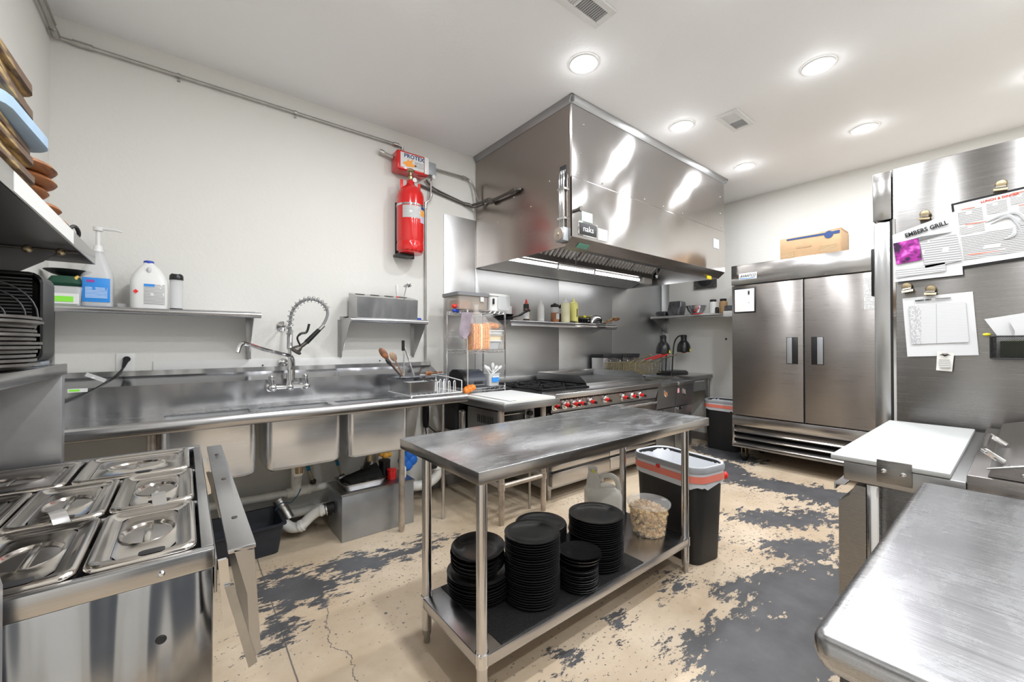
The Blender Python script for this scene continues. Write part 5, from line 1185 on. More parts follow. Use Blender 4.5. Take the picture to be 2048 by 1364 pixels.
# burners
P(t, 'burner_box', B().box(gx0, 2.895, gy0+.10, 3.26, .845, .885, .003), BLKM)
for i in range(2):
    for j in range(2):
        cx_, cy_ = gx0+.15+.285*i, gy0+.27+.34*j
        g = P(t, 'burner_grate', B().tube([(cx_-.135, cy_-.16, .915), (cx_+.135, cy_-.16, .915), (cx_+.135, cy_+.16, .915), (cx_-.135, cy_+.16, .915)], .009, 6, True), IRON)
        b = B()
        for k in range(8):
            a = k*PI/4; b.box(.03, .12 if k % 2 else .135, -.006, .006, .908, .928, .002, 1, M=Matrix.Translation((cx_, cy_, 0)) @ Matrix.Rotation(a, 4, 'Z'))
        P(g, 'grate_fingers', b, IRON)
        P(t, 'burner_head', B().lathe((cx_, cy_, .885), [(.05,0),(.05,.012),(.035,.018),(.035,.024)], 20), IRON)
# griddle
P(t, 'griddle_plate', B().box(2.90, gx1-.015, gy0+.13, 3.20, .86, .935, .004), DKST)
P(t, 'grease_trough', B().box(2.90, gx1-.015, gy0+.09, gy0+.13, .898, .915, .003), STX)
for x in (2.90, gx1-.02):
    P(t, 'griddle_side_splash', B().prism([(x, gy0+.12, .90), (x, gy0+.13, .945), (x, gy0+.22, 1.0), (x, 3.21, 1.005), (x, 3.21, .90)], (.005, 0, 0)), ST)
P(t, 'griddle_back_splash', B().box(2.905, gx1-.02, 3.205, 3.21, .935, 1.005, .001), ST)
P(t, 'back_riser', B().box(gx0, gx1, 3.265, 3.29, .86, .97, .003), DKST)

# fryers
FRY = steel('fryer steel', (.34,.345,.35), .38, (2,25,25), .15)
for i, x0 in enumerate((3.842, 4.215)):
    x1 = x0+.366
    t = T('deep_fryer', ('left','right')[i]+' of the two stainless deep fryers with oval badges', 'fryer', ((x0+x1)/2, 2.75, 0))
    yf = gy0-.005
    P(t, 'cabinet', B().box(x0, x1, yf+.03, 3.08, .12, .83, .003), FRY)
    P(t, 'door', B().box(x0+.004, x1-.004, yf+.005, yf+.03, .14, .60, .004), FRY)
    P(t, 'top_panel', B().prism([(x0, yf+.028, .61), (x0, yf+.0, .615), (x0, yf-.025, .84), (x0, yf+.028, .845)], (x1-x0, 0, 0)), FRY)
    P(t, 'door_handle', B().box(x0+.03, x0+.12, yf-.012, yf+.006, .575, .60, .003), CHR)
    P(t, 'front_ledge', B().loft([rr((x0+x1)/2, yf+.03, x1-x0, .14, .02, .845), rr((x0+x1)/2, yf+.03, x1-x0, .15, .02, .865), rr((x0+x1)/2, yf+.03, x1-x0-.004, .146, .02, .88)]), FRY)
    b = B().box(x0, x0+.04, yf+.10, 3.06, .83, .895, .003).box(x1-.04, x1, yf+.10, 3.06, .83, .895, .003).box(x0+.04, x1-.04, yf+.10, yf+.14, .83, .895, .003).box(x0+.04, x1-.04, 2.98, 3.06, .83, .895, .003)
    P(t, 'tank_rim', b, FRY)
    P(t, 'oil', B().box(x0+.04, x1-.04, yf+.14, 2.98, .83, .85), plain('fryer oil', (.12,.06,.015), .1) if i == 0 else bpy.data.materials['fryer oil'])
    P(t, 'flue', B().box(x0+.01, x1-.01, 3.09, 3.27, .12, 1.135, .004), ST)
    P(t, 'flue_cap', B().box(x0+.005, x1-.005, 3.085, 3.275, 1.135, 1.175, .002), BLKM)
    bd_ = P(t, 'badge', B().lathe(((x0+x1)/2-.03, yf-.018, .765), [(.045,0),(.045,.004),(.038,.006)], 24, axis=(0,-1,-.1), sx=.62, sy=1), CHR, label='oval chrome badge')
    P(bd_, 'badge_centre', B().lathe(((x0+x1)/2-.03, yf-.0245, .765), [(.032,0),(.032,.001)], 24, axis=(0,-1,-.1), sx=.6, sy=1), plain('badge copper', (.65,.28,.10), .3, .5) if i == 0 else plain('badge grey', (.45,.38,.38), .3, .5))
    if i: P(t, 'red_sticker', B().box(x0+.012, x0+.045, yf-.024, yf-.020, .76, .81), plain('red white sticker', (.7,.35,.38), .5))
    for x in (x0+.05, x1-.05): P(t, 'caster', B().cyl((x-.012, yf+.08, .05), (x+.012, yf+.08, .05), .05, n=16).box(x-.016, x+.016, yf+.06, yf+.1, .08, .122), BLK)
# fry baskets
BASK = plain('greasy wire', (.42,.36,.22), .4, .9)
def basket(label, x, y, z, rz=0, tilt=0, red=None):
    t = T('fry_basket', label, 'fry basket', (x, y, z), rz)
    w, d, h = .155, .30, .125
    P(t, 'rim', B().tube([(-w/2,-d/2,h),(w/2,-d/2,h),(w/2,d/2,h),(-w/2,d/2,h)], .004, 6, True), BASK, True)
    b = B(); 
    for i in range(9):
        yy = -d/2+d*i/8; b.tube([(-w/2,yy,h),(-w/2+.012,yy,0),(w/2-.012,yy,0),(w/2,yy,h)], .0016, 4)
    for i in range(5):
        xx = -w/2+w*i/4; b.tube([(xx,-d/2,h),(xx*.85,-d/2+.012,0),(xx*.85,d/2-.012,0),(xx,d/2,h)], .0016, 4)
    for k in range(1, 4):
        zz = h*k/4; s_ = 1-.15*(1-k/4); b.tube([(-w/2*s_,-d/2*s_,zz),(w/2*s_,-d/2*s_,zz),(w/2*s_,d/2*s_,zz),(-w/2*s_,d/2*s_,zz)], .0015, 4, True)
    P(t, 'wire_mesh', b, BASK, True)
    P(t, 'hook', B().tube([(-.03,d/2,h),(-.03,d/2+.02,h+.03),(.03,d/2+.02,h+.03),(.03,d/2,h)], .004, 6), CHR, True)
    P(t, 'support', B().tube([(-.05,-d/2,h),(-.012,-d/2-.05,h+.04),(.012,-d/2-.05,h+.04),(.05,-d/2,h)], .004, 6), BASK, True)
    P(t, 'handle', B().tube([(0,-d/2-.05,h+.04),(.0,-d/2-.25,h+.10)], .0075, 8), REDP if red else BASK, True, label='red handle' if red else None)
    return t
basket('fry basket with wire handle over the left fryer, nearest the griddle', 3.915, 2.90, .955, .0)
basket('second fry basket from the griddle, with red handle', 4.075, 2.88, .955, .0, 0, True)
basket('third fry basket from the griddle, with red handle', 4.235, 2.89, .955, .0, 0, True)
basket('fry basket at the far right end, nearest the heat lamp', 4.395, 2.87, .955, .0)
# far table with heat lamp
t = T('corner_table', 'small stainless table in the far corner carrying the heat lamp', 'table', (5.03, 2.9, 0))
P(t, 'table_top', B().box(4.60, 5.44, 2.56, 3.30, .885, .90, .003), STX)
P(t, 'apron', B().box(4.60, 5.44, 2.56, 2.575, .85, .886, .002).box(5.425, 5.44, 2.575, 3.30, .85, .886, .002), DKST)
P(t, 'drawer', B().box(4.66, 5.28, 2.575, 3.0, .70, .845, .004), FRY)
P(t, 'drawer_pull', B().cyl((4.75, 2.56, .825), (5.2, 2.56, .825), .01), CHR)
P(t, 'leg_brace', B().prism([(5.40, 2.60, .85), (5.40, 2.60, .5), (5.36, 2.60, .5), (5.28, 2.60, .85)], (0, .006, 0)), DKST)
for x in (4.64, 5.40):
    for y in (2.60, 3.26): P(t, 'leg', B().cyl((x, y, 0), (x, y, .886), .02), GALV)
t = T('heat_lamp', 'black two-headed heat lamp with yellow warning marks on the corner table', 'heat lamp', (4.97, 2.86, .901))
P(t, 'base', B().loft([rr(4.97, 2.86, .42, .22, .02, .901), rr(4.97, 2.86, .42, .22, .02, .93), rr(4.97, 2.86, .38, .18, .02, .95)]), BLK)
for x, hx, dz in ((4.82, 4.735, -.015), (4.98, 5.24, .0)):
    P(t, 'arm', B().tube(smooth([(x, 2.87, .94), (x+.02, 2.87, 1.15), (x+.06 if dz==0 else x-.0, 2.87, 1.32), ((x+hx)/2+.02, 2.86, 1.40), (hx, 2.85, 1.40)], 5), .009), BLK)
    s_ = P(t, 'lamp_shade', B().lathe((hx, 2.85, 1.19+dz), [(.083,0),(.087,.004),(.085,.06),(.076,.10),(.055,.135),(.040,.15),(.036,.19),(.040,.195),(.040,.222),(.03,.23)], 30, cap0=False), BLK)
    P(s_, 'warning_mark', B().prism([(hx-.02, 2.760, 1.20+dz), (hx+.02, 2.760, 1.20+dz), (hx, 2.764, 1.24+dz)], (0, -.002, 0)), YEL)
    P(s_, 'bulb', B().ball((hx, 2.85, 1.22+dz), .05), plain('bulb glass', (.5,.08,.05), .1) if dz else bpy.data.materials['bulb glass'])

# shelf over the range
t = T('range_shelf', 'stainless wall shelf with thick rolled front over the range, holding sauce bottles', 'shelf', (3.15, 3.15, 1.47))
qx0, qx1, qy, qz = 2.375, 3.96, 2.99, 1.53
P(t, 'shelf_board', B().prism([(qx0, 3.31, qz), (qx0, qy+.02, qz), (qx0, qy+.004, qz-.006), (qx0, qy-.002, qz-.018), (qx0, qy-.010, qz-.055), (qx0, qy+.01, qz-.062), (qx0, qy+.025, qz-.056), (qx0, qy+.016, qz-.012), (qx0, qy+.03, qz-.008), (qx0, 3.31, qz-.006)], (qx1-qx0, 0, 0)), STX, ang=50)
P(t, 'front_rail', B().box(3.24, qx1, qy-.020, qy-.004, qz-.050, qz-.030, .002).box(3.24, qx1, qy-.014, qy-.002, qz-.016, qz-.004, .002), CHR)
for x in (3.25, qx1-.02): P(t, 'rail_screw', B().ball((x, qy-.021, qz-.040), .005, n=8), BLKM)
for x in (2.42, 3.9): P(t, 'bracket', B().prism([(x, qy+.03, qz-.01), (x, 3.30, qz-.10), (x, 3.31, qz-.10), (x, 3.31, qz-.007)], (.003, 0, 0)), ST)
SZ = qz+.001
def bottle(name, label, x, y, prof, mt, capprof=None, capmt=None, cat='bottle', extra=None, n=20):
    t = T(name, label, cat, (x, y, SZ))
    P(t, 'body', B().lathe((x, y, SZ), prof, n), mt)
    if capprof: P(t, 'cap', B().lathe((x, y, SZ), capprof, n), capmt)
    return t
t = bottle('sauce_bottle', 'dark sauce bottle with black cap and pale label, leftmost bottle on the range shelf', 2.66, 3.10, [(.028,0),(.03,.003),(.03,.11),(.026,.125)], plain('dark sauce', (.06,.03,.02), .25), [(.027,.125),(.028,.128),(.028,.165),(.024,.17)], BLKM)
P(t, 'label', B().cyl((2.66, 3.10, SZ+.02), (2.66, 3.10, SZ+.095), .0305, n=20), LAB)
t = bottle('sauce_bottle', 'red sauce bottle with red nozzle behind the dark sauce bottle', 2.73, 3.18, [(.03,0),(.032,.003),(.032,.14),(.022,.18),(.012,.195)], REDS, [(.013,.195),(.014,.197),(.006,.225),(.004,.23)], REDP)
P(t, 'label', B().cyl((2.73, 3.18, SZ+.02), (2.73, 3.18, SZ+.09), .0325, n=20), plain('amber label', (.85,.45,.08), .5))
bottle('squeeze_bottle', 'white squeeze bottle right of the dark sauce bottle', 2.86, 3.10, [(.034,0),(.036,.004),(.036,.14),(.03,.155),(.028,.165)], WHT, [(.03,.165),(.03,.175),(.014,.185),(.005,.215),(.003,.22)], WHT)
for i, (x, y) in enumerate(((3.06, 3.10), (3.215, 3.16))):
    t = bottle('spice_shaker', ('left','right')[i]+' of two clear shakers with black lids on the range shelf', x, y, [(.04,0),(.043,.004),(.043,.155),(.04,.16)], CLRM, [(.044,.158),(.045,.162),(.045,.182),(.036,.188)], BLKM)
    P(t, 'seasoning', B().cyl((x, y, SZ+.003), (x, y, SZ+.10), .0435, n=20), BRN if i == 0 else plain('dark spice', (.10,.07,.06), .6))
    P(t, 'label', B().box(x-.022, x+.022, y-.0455, y-.0425, SZ+.03, SZ+.09), LAB)
    P(t, 'lid_tab', B().box(x-.012, x+.012, y-.012, y+.012, SZ+.186, SZ+.20, .002), BLKM)
for i, (x, y, mt_, lb_) in enumerate(((3.17, 3.05, CREAM, 'tall pale cream squeeze bottle, the taller pair on the range shelf'), (3.31, 3.06, YELB, 'tall yellow squeeze bottle with dark lettering on the range shelf'))):
    t = bottle('squeeze_bottle', lb_, x, y, [(.046,0),(.048,.004),(.048,.19),(.042,.205)], mt_, [(.043,.205),(.043,.215),(.016,.23),(.007,.262),(.004,.27)], WHT if i == 0 else YELB)
    if i: P(t, 'marking', B().box(x-.004, x+.006, y-.0495, y-.047, SZ+.06, SZ+.15), INK)
t = T('frying_pan', 'black frying pan with its handle pointing up at the left end of the range shelf', 'frying pan', (2.44, 3.15, SZ))
P(t, 'pan_body', B().lathe((2.42, 3.16, SZ), [(.08,0),(.085,.003),(.105,.035),(.107,.036),(.10,.034),(.08,.008),(.001,.007)], 28), IRON)
P(t, 'handle', B().tube(smooth([(2.50, 3.10, SZ+.035), (2.55, 3.07, SZ+.05), (2.60, 3.04, SZ+.085), (2.64, 3.02, SZ+.10)], 4), [.008]*4+[.011]*9), BLK)
S('skillet', B().lathe((2.42, 3.16, SZ+.04), [(.07,0),(.09,.004),(.102,.016),(.10,.018),(.08,.008),(.001,.006)], 28), IRON, 'small black skillet nested on the frying pan', 'skillet')
S('white_tray', B().box(2.475, 2.56, 3.20, 3.26, SZ, SZ+.15, .01), WHT, 'narrow white box behind the frying pan on the range shelf', 'box')
S('black_scraper', B().prism([(3.20, 3.0, SZ), (3.30, 2.985, SZ), (3.30, 3.02, SZ+.012), (3.20, 3.03, SZ+.012)], (0, .01, .006)), BLKM, 'small black scraper lying at the front edge of the range shelf', 'scraper')
t = T('rolling_stick', 'olive and yellow banded stick lying on the range shelf behind the black rack', 'rolling pin', (3.55, 3.15, SZ+.06))
P(t, 'stick', B().cyl((3.38, 3.15, SZ+.075), (3.72, 3.15, SZ+.085), .014), plain('olive wood', (.22,.22,.06), .5))
P(t, 'band', B().cyl((3.56, 3.15, SZ+.08), (3.60, 3.15, SZ+.0815), .0155), YEL)
b = B()
for i in range(7): b.box(3.38+.045*i, 3.39+.045*i, 3.12, 3.20, SZ, SZ+.06)
b.box(3.37, 3.67, 3.12, 3.13, SZ+.05, SZ+.06).box(3.37, 3.67, 3.19, 3.20, SZ+.05, SZ+.06).box(3.37, 3.67, 3.12, 3.13, SZ, SZ+.01)
S('black_rack', b, BLKM, 'low black slotted rack on the range shelf', 'rack')
t = T('steel_bowl', 'shiny steel mixing bowl turned upside down on the range shelf', 'bowl', (3.76, 3.15, SZ))
P(t, 'bowl', B().lathe((3.76, 3.15, SZ), [(.12,0),(.122,.004),(.112,.04),(.085,.085),(.05,.105),(.001,.108)], 30, cap0=False), CHR)
P(t, 'rim_cord', B().tube([(3.76+.125*math.cos(2*PI*i/28), 3.15+.125*math.sin(2*PI*i/28), SZ+.008) for i in range(28)], .006, 6, True), BLKM)
spoon('wooden_turner', 'first wooden turner lying over the right end of the range shelf', (3.80, 3.05, SZ+.01), (4.04, 3.0, SZ+.07), WOODB, .018, 'turner')
spoon('wooden_turner', 'second, darker wooden turner just behind the first at the shelf end', (3.80, 3.09, SZ+.01), (4.06, 3.06, SZ+.085), WOODA, .016, 'turner')

# right wall shelf
t = T('corner_wall_shelf', 'stainless wall shelf on the far right wall, left of the refrigerator', 'shelf', (5.33, 2.7, 1.68))
P(t, 'shelf_board', B().box(5.13, 5.458, 2.06, 3.28, 1.665, 1.68, .003), ST)
P(t, 'front_lip', B().box(5.128, 5.134, 2.06, 3.28, 1.65, 1.68, .002), FRGL)
P(t, 'bracket', B().prism([(5.14, 3.24, 1.665), (5.14, 3.24, 1.64), (5.44, 3.24, 1.46), (5.458, 3.24, 1.46), (5.458, 3.24, 1.665)], (0, .006, 0)), DKST)
P(t, 'bracket_flange', B().box(5.452, 5.46, 3.20, 3.25, 1.45, 1.664, .002), ST)
WZ = 1.681
S('foil_tray', B().loft([rr(5.27, 3.17, .14, .13, .02, WZ), rr(5.27, 3.17, .18, .16, .03, WZ+.05), rr(5.27, 3.17, .16, .14, .03, WZ+.07)]), FOILD, 'low dark foil tray at the left end of the far wall shelf', 'tray')
b = B().loft([rr(5.28, 2.98, .15, .16, .02, WZ), rr(5.28, 2.98, .17, .19, .03, WZ+.06), rr(5.29, 2.97, .15, .20, .03, WZ+.14), rr(5.29, 2.97, .13, .18, .02, WZ+.19), rr(5.29, 2.98, .11, .16, .02, WZ+.20)])
S('foil_bag', b, FOILD, 'tall crinkled grey plastic bag on the far wall shelf', 'bag')
S('mixing_bowl', B().lathe((5.27, 2.69, WZ), [(.05,0),(.06,.003),(.10,.05),(.128,.115),(.132,.118),(.13,.12),(.12,.11),(.09,.045),(.001,.01)], 32), SILV, 'steel mixing bowl in the middle of the far wall shelf', 'bowl')
S('red_tool', B().box(5.15, 5.175, 2.55, 2.68, WZ, WZ+.012, .003), REDP, 'small red item lying in front of the steel mixing bowl', 'utensil')
for i, (y, mt_, lb_) in enumerate(((2.455, WHT, 'white-filled jar with black lid on the far wall shelf'), (2.33, plain('amber spice', (.40,.25,.12), .5), 'brown-filled jar with black lid on the far wall shelf'))):
    t = T('spice_jar', lb_, 'jar', (5.24, y, WZ))
    P(t, 'jar', B().lathe((5.24, y, WZ), [(.045,0),(.048,.004),(.048,.13),(.038,.15)], 22), mt_)
    P(t, 'lid', B().lathe((5.24, y, WZ), [(.037,.15),(.038,.152),(.038,.175),(.033,.18)], 22), BLKM)
S('small_shaker', B().lathe((5.17, 2.375, WZ), [(.02,0),(.022,.003),(.022,.06),(.014,.075)], 14), BLKM, 'small dark shaker in front of the brown-filled jar', 'shaker')
S('grey_packet', B().box(5.16, 5.30, 2.17, 2.285, WZ, WZ+.085, .01), FOILD, 'grey packet at the right end of the far wall shelf beside the refrigerator', 'packet')
S('white_pad', B().box(5.10, 5.126, 2.13, 2.27, 1.625, 1.695, .004), WHT, 'white pad hanging on the shelf edge beside the refrigerator', 'pad')
t = T('exhaust_plate', 'dark square metal fan plate on the far right wall under the hood', 'wall plate', (5.455, 2.66, 2.05))
P(t, 'plate', B().box(5.448, 5.468, 2.51, 2.81, 2.045, 2.30, .003), plain('dark steel plate', (.13,.125,.12), .4, .8))
P(t, 'opening', B().lathe((5.447, 2.66, 2.17), [(.10,0),(.09,.006),(.001,.004)], 24, axis=(-1,0,0)), BLKM)
for y in (2.53, 2.79): P(t, 'screw', B().ball((5.447, y, 2.065), .007, n=8), CHR)
S('wall_hole', B().lathe((5.4695, 2.40, 1.36), [(.014,0),(.012,.001)], 12, axis=(-1,0,0)), BLKM, 'small black round hole on the right wall left of the refrigerator', 'hole')
# ------------------------------------------------------------------ two-door refrigerator
FX, fy0, fy1 = 4.75, .665, 2.022
t = T('refrigerator', 'two-door stainless refrigerator with whiteboard on its left door, on the right wall', 'refrigerator', (5.08, 1.34, 0))
P(t, 'cabinet', B().box(FX+.07, 5.44, fy0, fy1, .16, 2.16, .004), FRG)
P(t, 'header', B().box(FX-.005, FX+.07, fy0, fy1, 1.945, 2.16, .004), FRGL)
ym = (fy0+fy1)/2+.0
for a, c, hs_ in ((ym+.006, fy1-.004, ym+.055), (fy0+.004, ym-.006, ym-.155)):
    d = P(t, 'door', B().box(FX, FX+.066, a, c, .52, 1.935, .004), FRG)
    ho = P(d, 'handle_recess', B().box(FX-.004, FX+.002, hs_-.045+.04, hs_+.095+.0, 1.095, 1.365, .003), BLK)
    inn = 1 if a > ym else -1
    P(ho, 'handle_plate', B().box(FX-.012, FX-.003, hs_+.045 if inn > 0 else hs_+.0, hs_+.088 if inn > 0 else hs_+.045, 1.10, 1.36, .003), GREYP)
P(t, 'gasket', B().box(FX+.02, FX+.068, ym-.006, ym+.006, .5, 1.94), BLKM)
P(t, 'lower_panel', B().box(FX-.003, FX+.068, fy0, fy1, .405, .51, .003), FRGL)
P(t, 'grille_back', B().box(FX+.045, FX+.069, fy0+.02, fy1-.02, .185, .405), BLKM)
P(t, 'grille_side', B().box(FX-.003, FX+.068, fy1-.022, fy1, .18, .405, .002), FRGL)
P(t, 'grille_side', B().box(FX-.003, FX+.068, fy0, fy0+.022, .18, .405, .002), FRGL)
for z in (.335, .265, .195):
    P(t, 'louver', B().prism([(FX-.004, fy0+.022, z), (FX-.006, fy0+.022, z+.006), (FX+.044, fy0+.022, z+.052), (FX+.044, fy0+.022, z+.044), (FX, fy0+.022, z)], (0, fy1-fy0-.044, 0)), FRGL)
P(t, 'bottom_rail', B().box(FX-.006, FX+.068, fy0, fy1, .168, .188, .003), FRGL)
for y in (fy1-.08, fy0+.08):
    c = P(t, 'caster', B().cyl((FX+.13, y-.016, .055), (FX+.13, y+.016, .055), .055, n=20), RUB)
    P(c, 'caster_fork', B().box(FX+.09, FX+.16, y-.022, y-.017, .05, .16).box(FX+.09, FX+.16, y+.017, y+.022, .05, .16).cyl((FX+.13, y-.024, .055), (FX+.13, y+.024, .055), .014), BRASS)
    P(t, 'caster', B().cyl((5.35, y-.016, .055), (5.35, y+.016, .055), .055, n=20).box(5.31, 5.38, y-.02, y+.02, .09, .16), RUB)
P(t, 'logo_plate', B().box(FX-.008, FX-.004, 1.762, 1.942, 1.995, 2.065, .002), LAB, label='white logo plate')
text(t, 'logo', 'AVANTCO', .040, (FX-.0085, 1.850, 2.033), 'W', INK, .80, shear=.35, bold=.0008, label='slanted black lettering')
P(t, 'logo_swoosh', B().tube(smooth([(FX-.009, 1.93, 2.012), (FX-.009, 1.86, 2.003), (FX-.009, 1.78, 2.014)], 4), .003, 5), BLUL)
for y in (1.45, 1.16): P(t, 'latch_screw', B().cyl((FX-.006, y, 1.955), (FX-.012, y, 1.955), .009), DARKP)
P(t, 'thermometer', B().cyl((FX-.006, .80, 2.055), (FX-.022, .80, 2.055), .022), plain('maroon knob', (.10,.01,.03), .3))
t = T('whiteboard', 'small white board with black frame on the left refrigerator door', 'whiteboard', (FX-.006, 1.885, 1.63))
P(t, 'frame', B().box(FX-.010, FX-.001, 1.775, 1.995, 1.635, 1.905, .006), BLK)
P(t, 'board', B().box(FX-.012, FX-.0095, 1.787, 1.983, 1.648, 1.892), WHT)
P(t, 'marker_clip', B().box(FX-.022, FX-.011, 1.83, 1.845, 1.83, 1.87, .003).box(FX-.014, FX-.011, 1.835, 1.842, 1.74, 1.745), BLK)
S('notice_sheet', B().box(FX-.003, FX-.001, .80, .885, 1.60, 1.885), printmat('notice print', (.66,.66,.65), (.1,.1,.1), 22, .5, along=(1,2)), 'white printed notice on the right refrigerator door, partly hidden by the tall unit', 'notice')
# cardboard box on top
t = T('cardboard_box', 'cardboard carton with navy printed band lying on the two-door refrigerator', 'box', (4.97, 1.31, 2.161))
P(t, 'carton', B().box(4.80, 5.10, 1.06, 1.56, 2.161, 2.375, .003), CARD)
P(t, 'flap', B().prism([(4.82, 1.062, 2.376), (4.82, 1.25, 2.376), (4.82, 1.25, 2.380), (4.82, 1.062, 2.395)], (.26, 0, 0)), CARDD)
P(t, 'navy_band', B().prism([(4.7985, 1.50, 2.35), (4.7985, 1.50, 2.365), (4.7985, 1.20, 2.365), (4.7985, 1.065, 2.37), (4.7985, 1.065, 2.34), (4.7985, 1.20, 2.345)], (-.001, 0, 0)), NAVY, label='navy blue wavy band')
P(t, 'navy_emblem', B().lathe((4.7982, 1.15, 2.342), [(.035,0),(.035,.001)], 20, axis=(-1,0,0)), NAVY)
P(t, 'print', B().box(4.798, 4.7995, 1.44, 1.55, 2.175, 2.235), printmat('carton print', (.52,.33,.17), (.05,.03,.02), 5, .6, along=(1,2)))
P(t, 'print', B().box(4.798, 4.7995, 1.29, 1.42, 2.255, 2.275), bpy.data.materials['carton print'])
P(t, 'print', B().box(4.798, 4.7995, 1.09, 1.22, 2.18, 2.245), bpy.data.materials['carton print'])
S('wall_bracket_bar', B().box(5.20, 5.3, .70, .72, 2.161, 2.30, .003), BLK, 'black upright bar standing on the right end of the two-door refrigerator', 'bar')

# ------------------------------------------------------------------ tall reach-in with papers
TX = 2.76
TF = steel('tall unit side steel', (.29,.282,.275), .26, (1.2,1.2,40), .12, 1.6, .6, an=.8, anrot=.25, wsc=(.3,.3,1.6))
t = T('tall_reach_in', 'tall stainless reach-in refrigerator at the right with papers on its side', 'refrigerator', (3.1, .1, 0))
P(t, 'cabinet', B().box(TX, 3.45, -.40, .402, .10, 2.17, .004), TF)
P(t, 'header', B().box(TX+.003, 3.45, .406, .478, 1.925, 2.168, .004), FRGL)
P(t, 'gasket', B().box(TX+.006, 3.44, .400, .412, .12, 1.92), BLKM)
P(t, 'door', B().box(TX+.002, 3.44, .412, .474, .12, 1.915, .005), ST)
P(t, 'door_handle', B().box(TX+.08, TX+.12, .475, .50, 1.55, 1.80, .004), BLK)
P(t, 'corner_strip', B().box(TX-.003, TX+.002, .392, .402, .10, 1.92), CHR)
for x in (TX+.08, 3.37):
    for y in (-.33, .33): P(t, 'foot', B().cyl((x, y, 0), (x, y, .105), .025), GALV)
def paper(name, label, pts, mt, off=.002, cat='paper'):
    """pts: (y, z) corners in order top-left, top-right, bottom-right, bottom-left"""
    n = 8; b = B()
    f = [V(0, *pts[0]), V(0, *pts[1]), V(0, *pts[2]), V(0, *pts[3])]
    grid = []
    for j in range(n+1):
        v = j/n; a = f[0].lerp(f[3], v); c = f[1].lerp(f[2], v); row = []
        for i in range(n+1):
            u_ = i/n; p = a.lerp(c, u_); w = .0025*math.sin(u_*3+v*4)*v; row.append(V(TX-off-.001-abs(w), p.y, p.z))
        grid.append(row)
    vs_ = [[b.bm.verts.new(p) for p in r_] for r_ in grid]
    for j in range(n):
        for i in range(n): b.bm.faces.new((vs_[j][i], vs_[j][i+1], vs_[j+1][i+1], vs_[j+1][i]))
    t = T(name, label, cat, (TX-off, (pts[2][0]+pts[3][0])/2, min(p[1] for p in pts)))
    P(t, 'sheet', b, mt)
    return t
PAP = plain('white paper', (.64,.64,.65), .6)
t = paper('flyer', 'white flyer with purple animal picture clipped to the tall refrigerator side', [(.401,1.838), (.181,1.905), (.166,1.61), (.395,1.603)], PAP, .014)
text(t, 'headline', 'EMBERS GRILL', .028, (TX-.0205, .283, 1.840), 'W', INK, .84, rot=R(13), bold=.0008)
def pm(mt, y0, y1, z0, z1, rot=0, off=.0208, nm='fine_print', root=None):
    M = Matrix.Translation((TX-off, (y0+y1)/2, (z0+z1)/2)) @ Matrix.Rotation(R(rot), 4, 'X')
    return P(root, nm, B().box(-.0004, .0004, (y0-y1)/2, (y1-y0)/2, (z0-z1)/2, (z1-z0)/2, M=M), mt)
PRF = printmat('flyer print', (.64,.64,.65), (.15,.15,.16), 13, .62, .7, along=(1,2))
pm(printmat('subhead print', (.64,.64,.65), (.1,.1,.1), 1.2, .75, .9, along=(1,2), blocks=1), .20, .37, 1.795, 1.812, -11, root=t, nm='subhead_print')
pm(PRF, .176, .295, 1.665, 1.79, -8, root=t)
pm(printmat('flyer foot print', (.64,.64,.65), (.25,.25,.26), 5, .6, .7, along=(1,2)), .22, .388, 1.628, 1.668, -4, root=t)
def picmat():
    mt, nt, b = newmat('magenta picture')
    n = noise(nt, coords(nt, (1, 1, 1)), 22, 3, .6)
    c1 = mixc(nt, ramp(nt, n, .40, .5), (.02,.0,.03), (.30,.01,.24))
    nt.links.new(mixc(nt, ramp(nt, n, .54, .68), c1, (.75,.16,.62)), b.inputs['Base Color']); b.inputs['Roughness'].default_value = .5
    return mt
pm(picmat(), .302, .392, 1.693, 1.80, -6, .0212, 'purple_picture', t)
t = T('framed_menu', 'black-framed menu board with red headings hung on the tall refrigerator side', 'menu board', (TX-.006, .08, 1.65))
MR = 4.5
def fm(y0, y1, z0, z1, mt, nm, off, th=.0004, lab=None):
    cy, cz = .055, 1.80
    M = Matrix.Translation((TX-off, cy, cz)) @ Matrix.Rotation(R(-MR), 4, 'X')
    return P(t, nm, B().box(-th, th, y0-cy, y1-cy, z0-cz, z1-cz, M=M), mt, label=lab)
fm(-.09, .19, 1.648, 1.952, BLK, 'frame', .006, .005)
fm(-.082, .182, 1.658, 1.942, LAB, 'menu_sheet', .0125, .001)
MP = printmat('menu print', (.66,.66,.655), (.10,.09,.09), 9, .62, .8, along=(1,2), blocks=2)
MRD = printmat('menu heading print', (.66,.66,.655), (.70,.12,.05), 1.3, .75, .9, along=(1,2), blocks=1)
for y0, y1, z0, z1 in ((.10,.172,1.845,1.905), (.03,.088,1.865,1.915), (-.035,.02,1.885,1.925), (-.06,.0,1.84,1.868), (-.06,.01,1.79,1.815), (.10,.172,1.80,1.835)): fm(y0, y1, z0, z1, MP, 'menu_print', .0140)
fm(-.03, .172, 1.682, 1.79, printmat('menu dense print', (.66,.66,.655), (.10,.09,.09), 17, .62, .8, along=(1,2), blocks=2), 'menu_print', .0140)
for y0, y1, z0, z1 in ((.12,.16,1.910,1.918), (-.02,.015,1.93,1.938), (-.05,-.0,1.872,1.88), (.09,.155,1.838,1.845), (-.05,-.01,1.82,1.827), (.05,.16,1.70,1.706)): fm(y0, y1, z0, z1, MRD, 'menu_heading', .0144)
text(t, 'title', 'LUNCH & DINNER', .013, (TX-.0145, .058, 1.928), 'W', INKR, 1.0, rot=R(MR), bold=.0004)
sw = plain('silver grey brush stroke', (.52,.53,.54), .5)
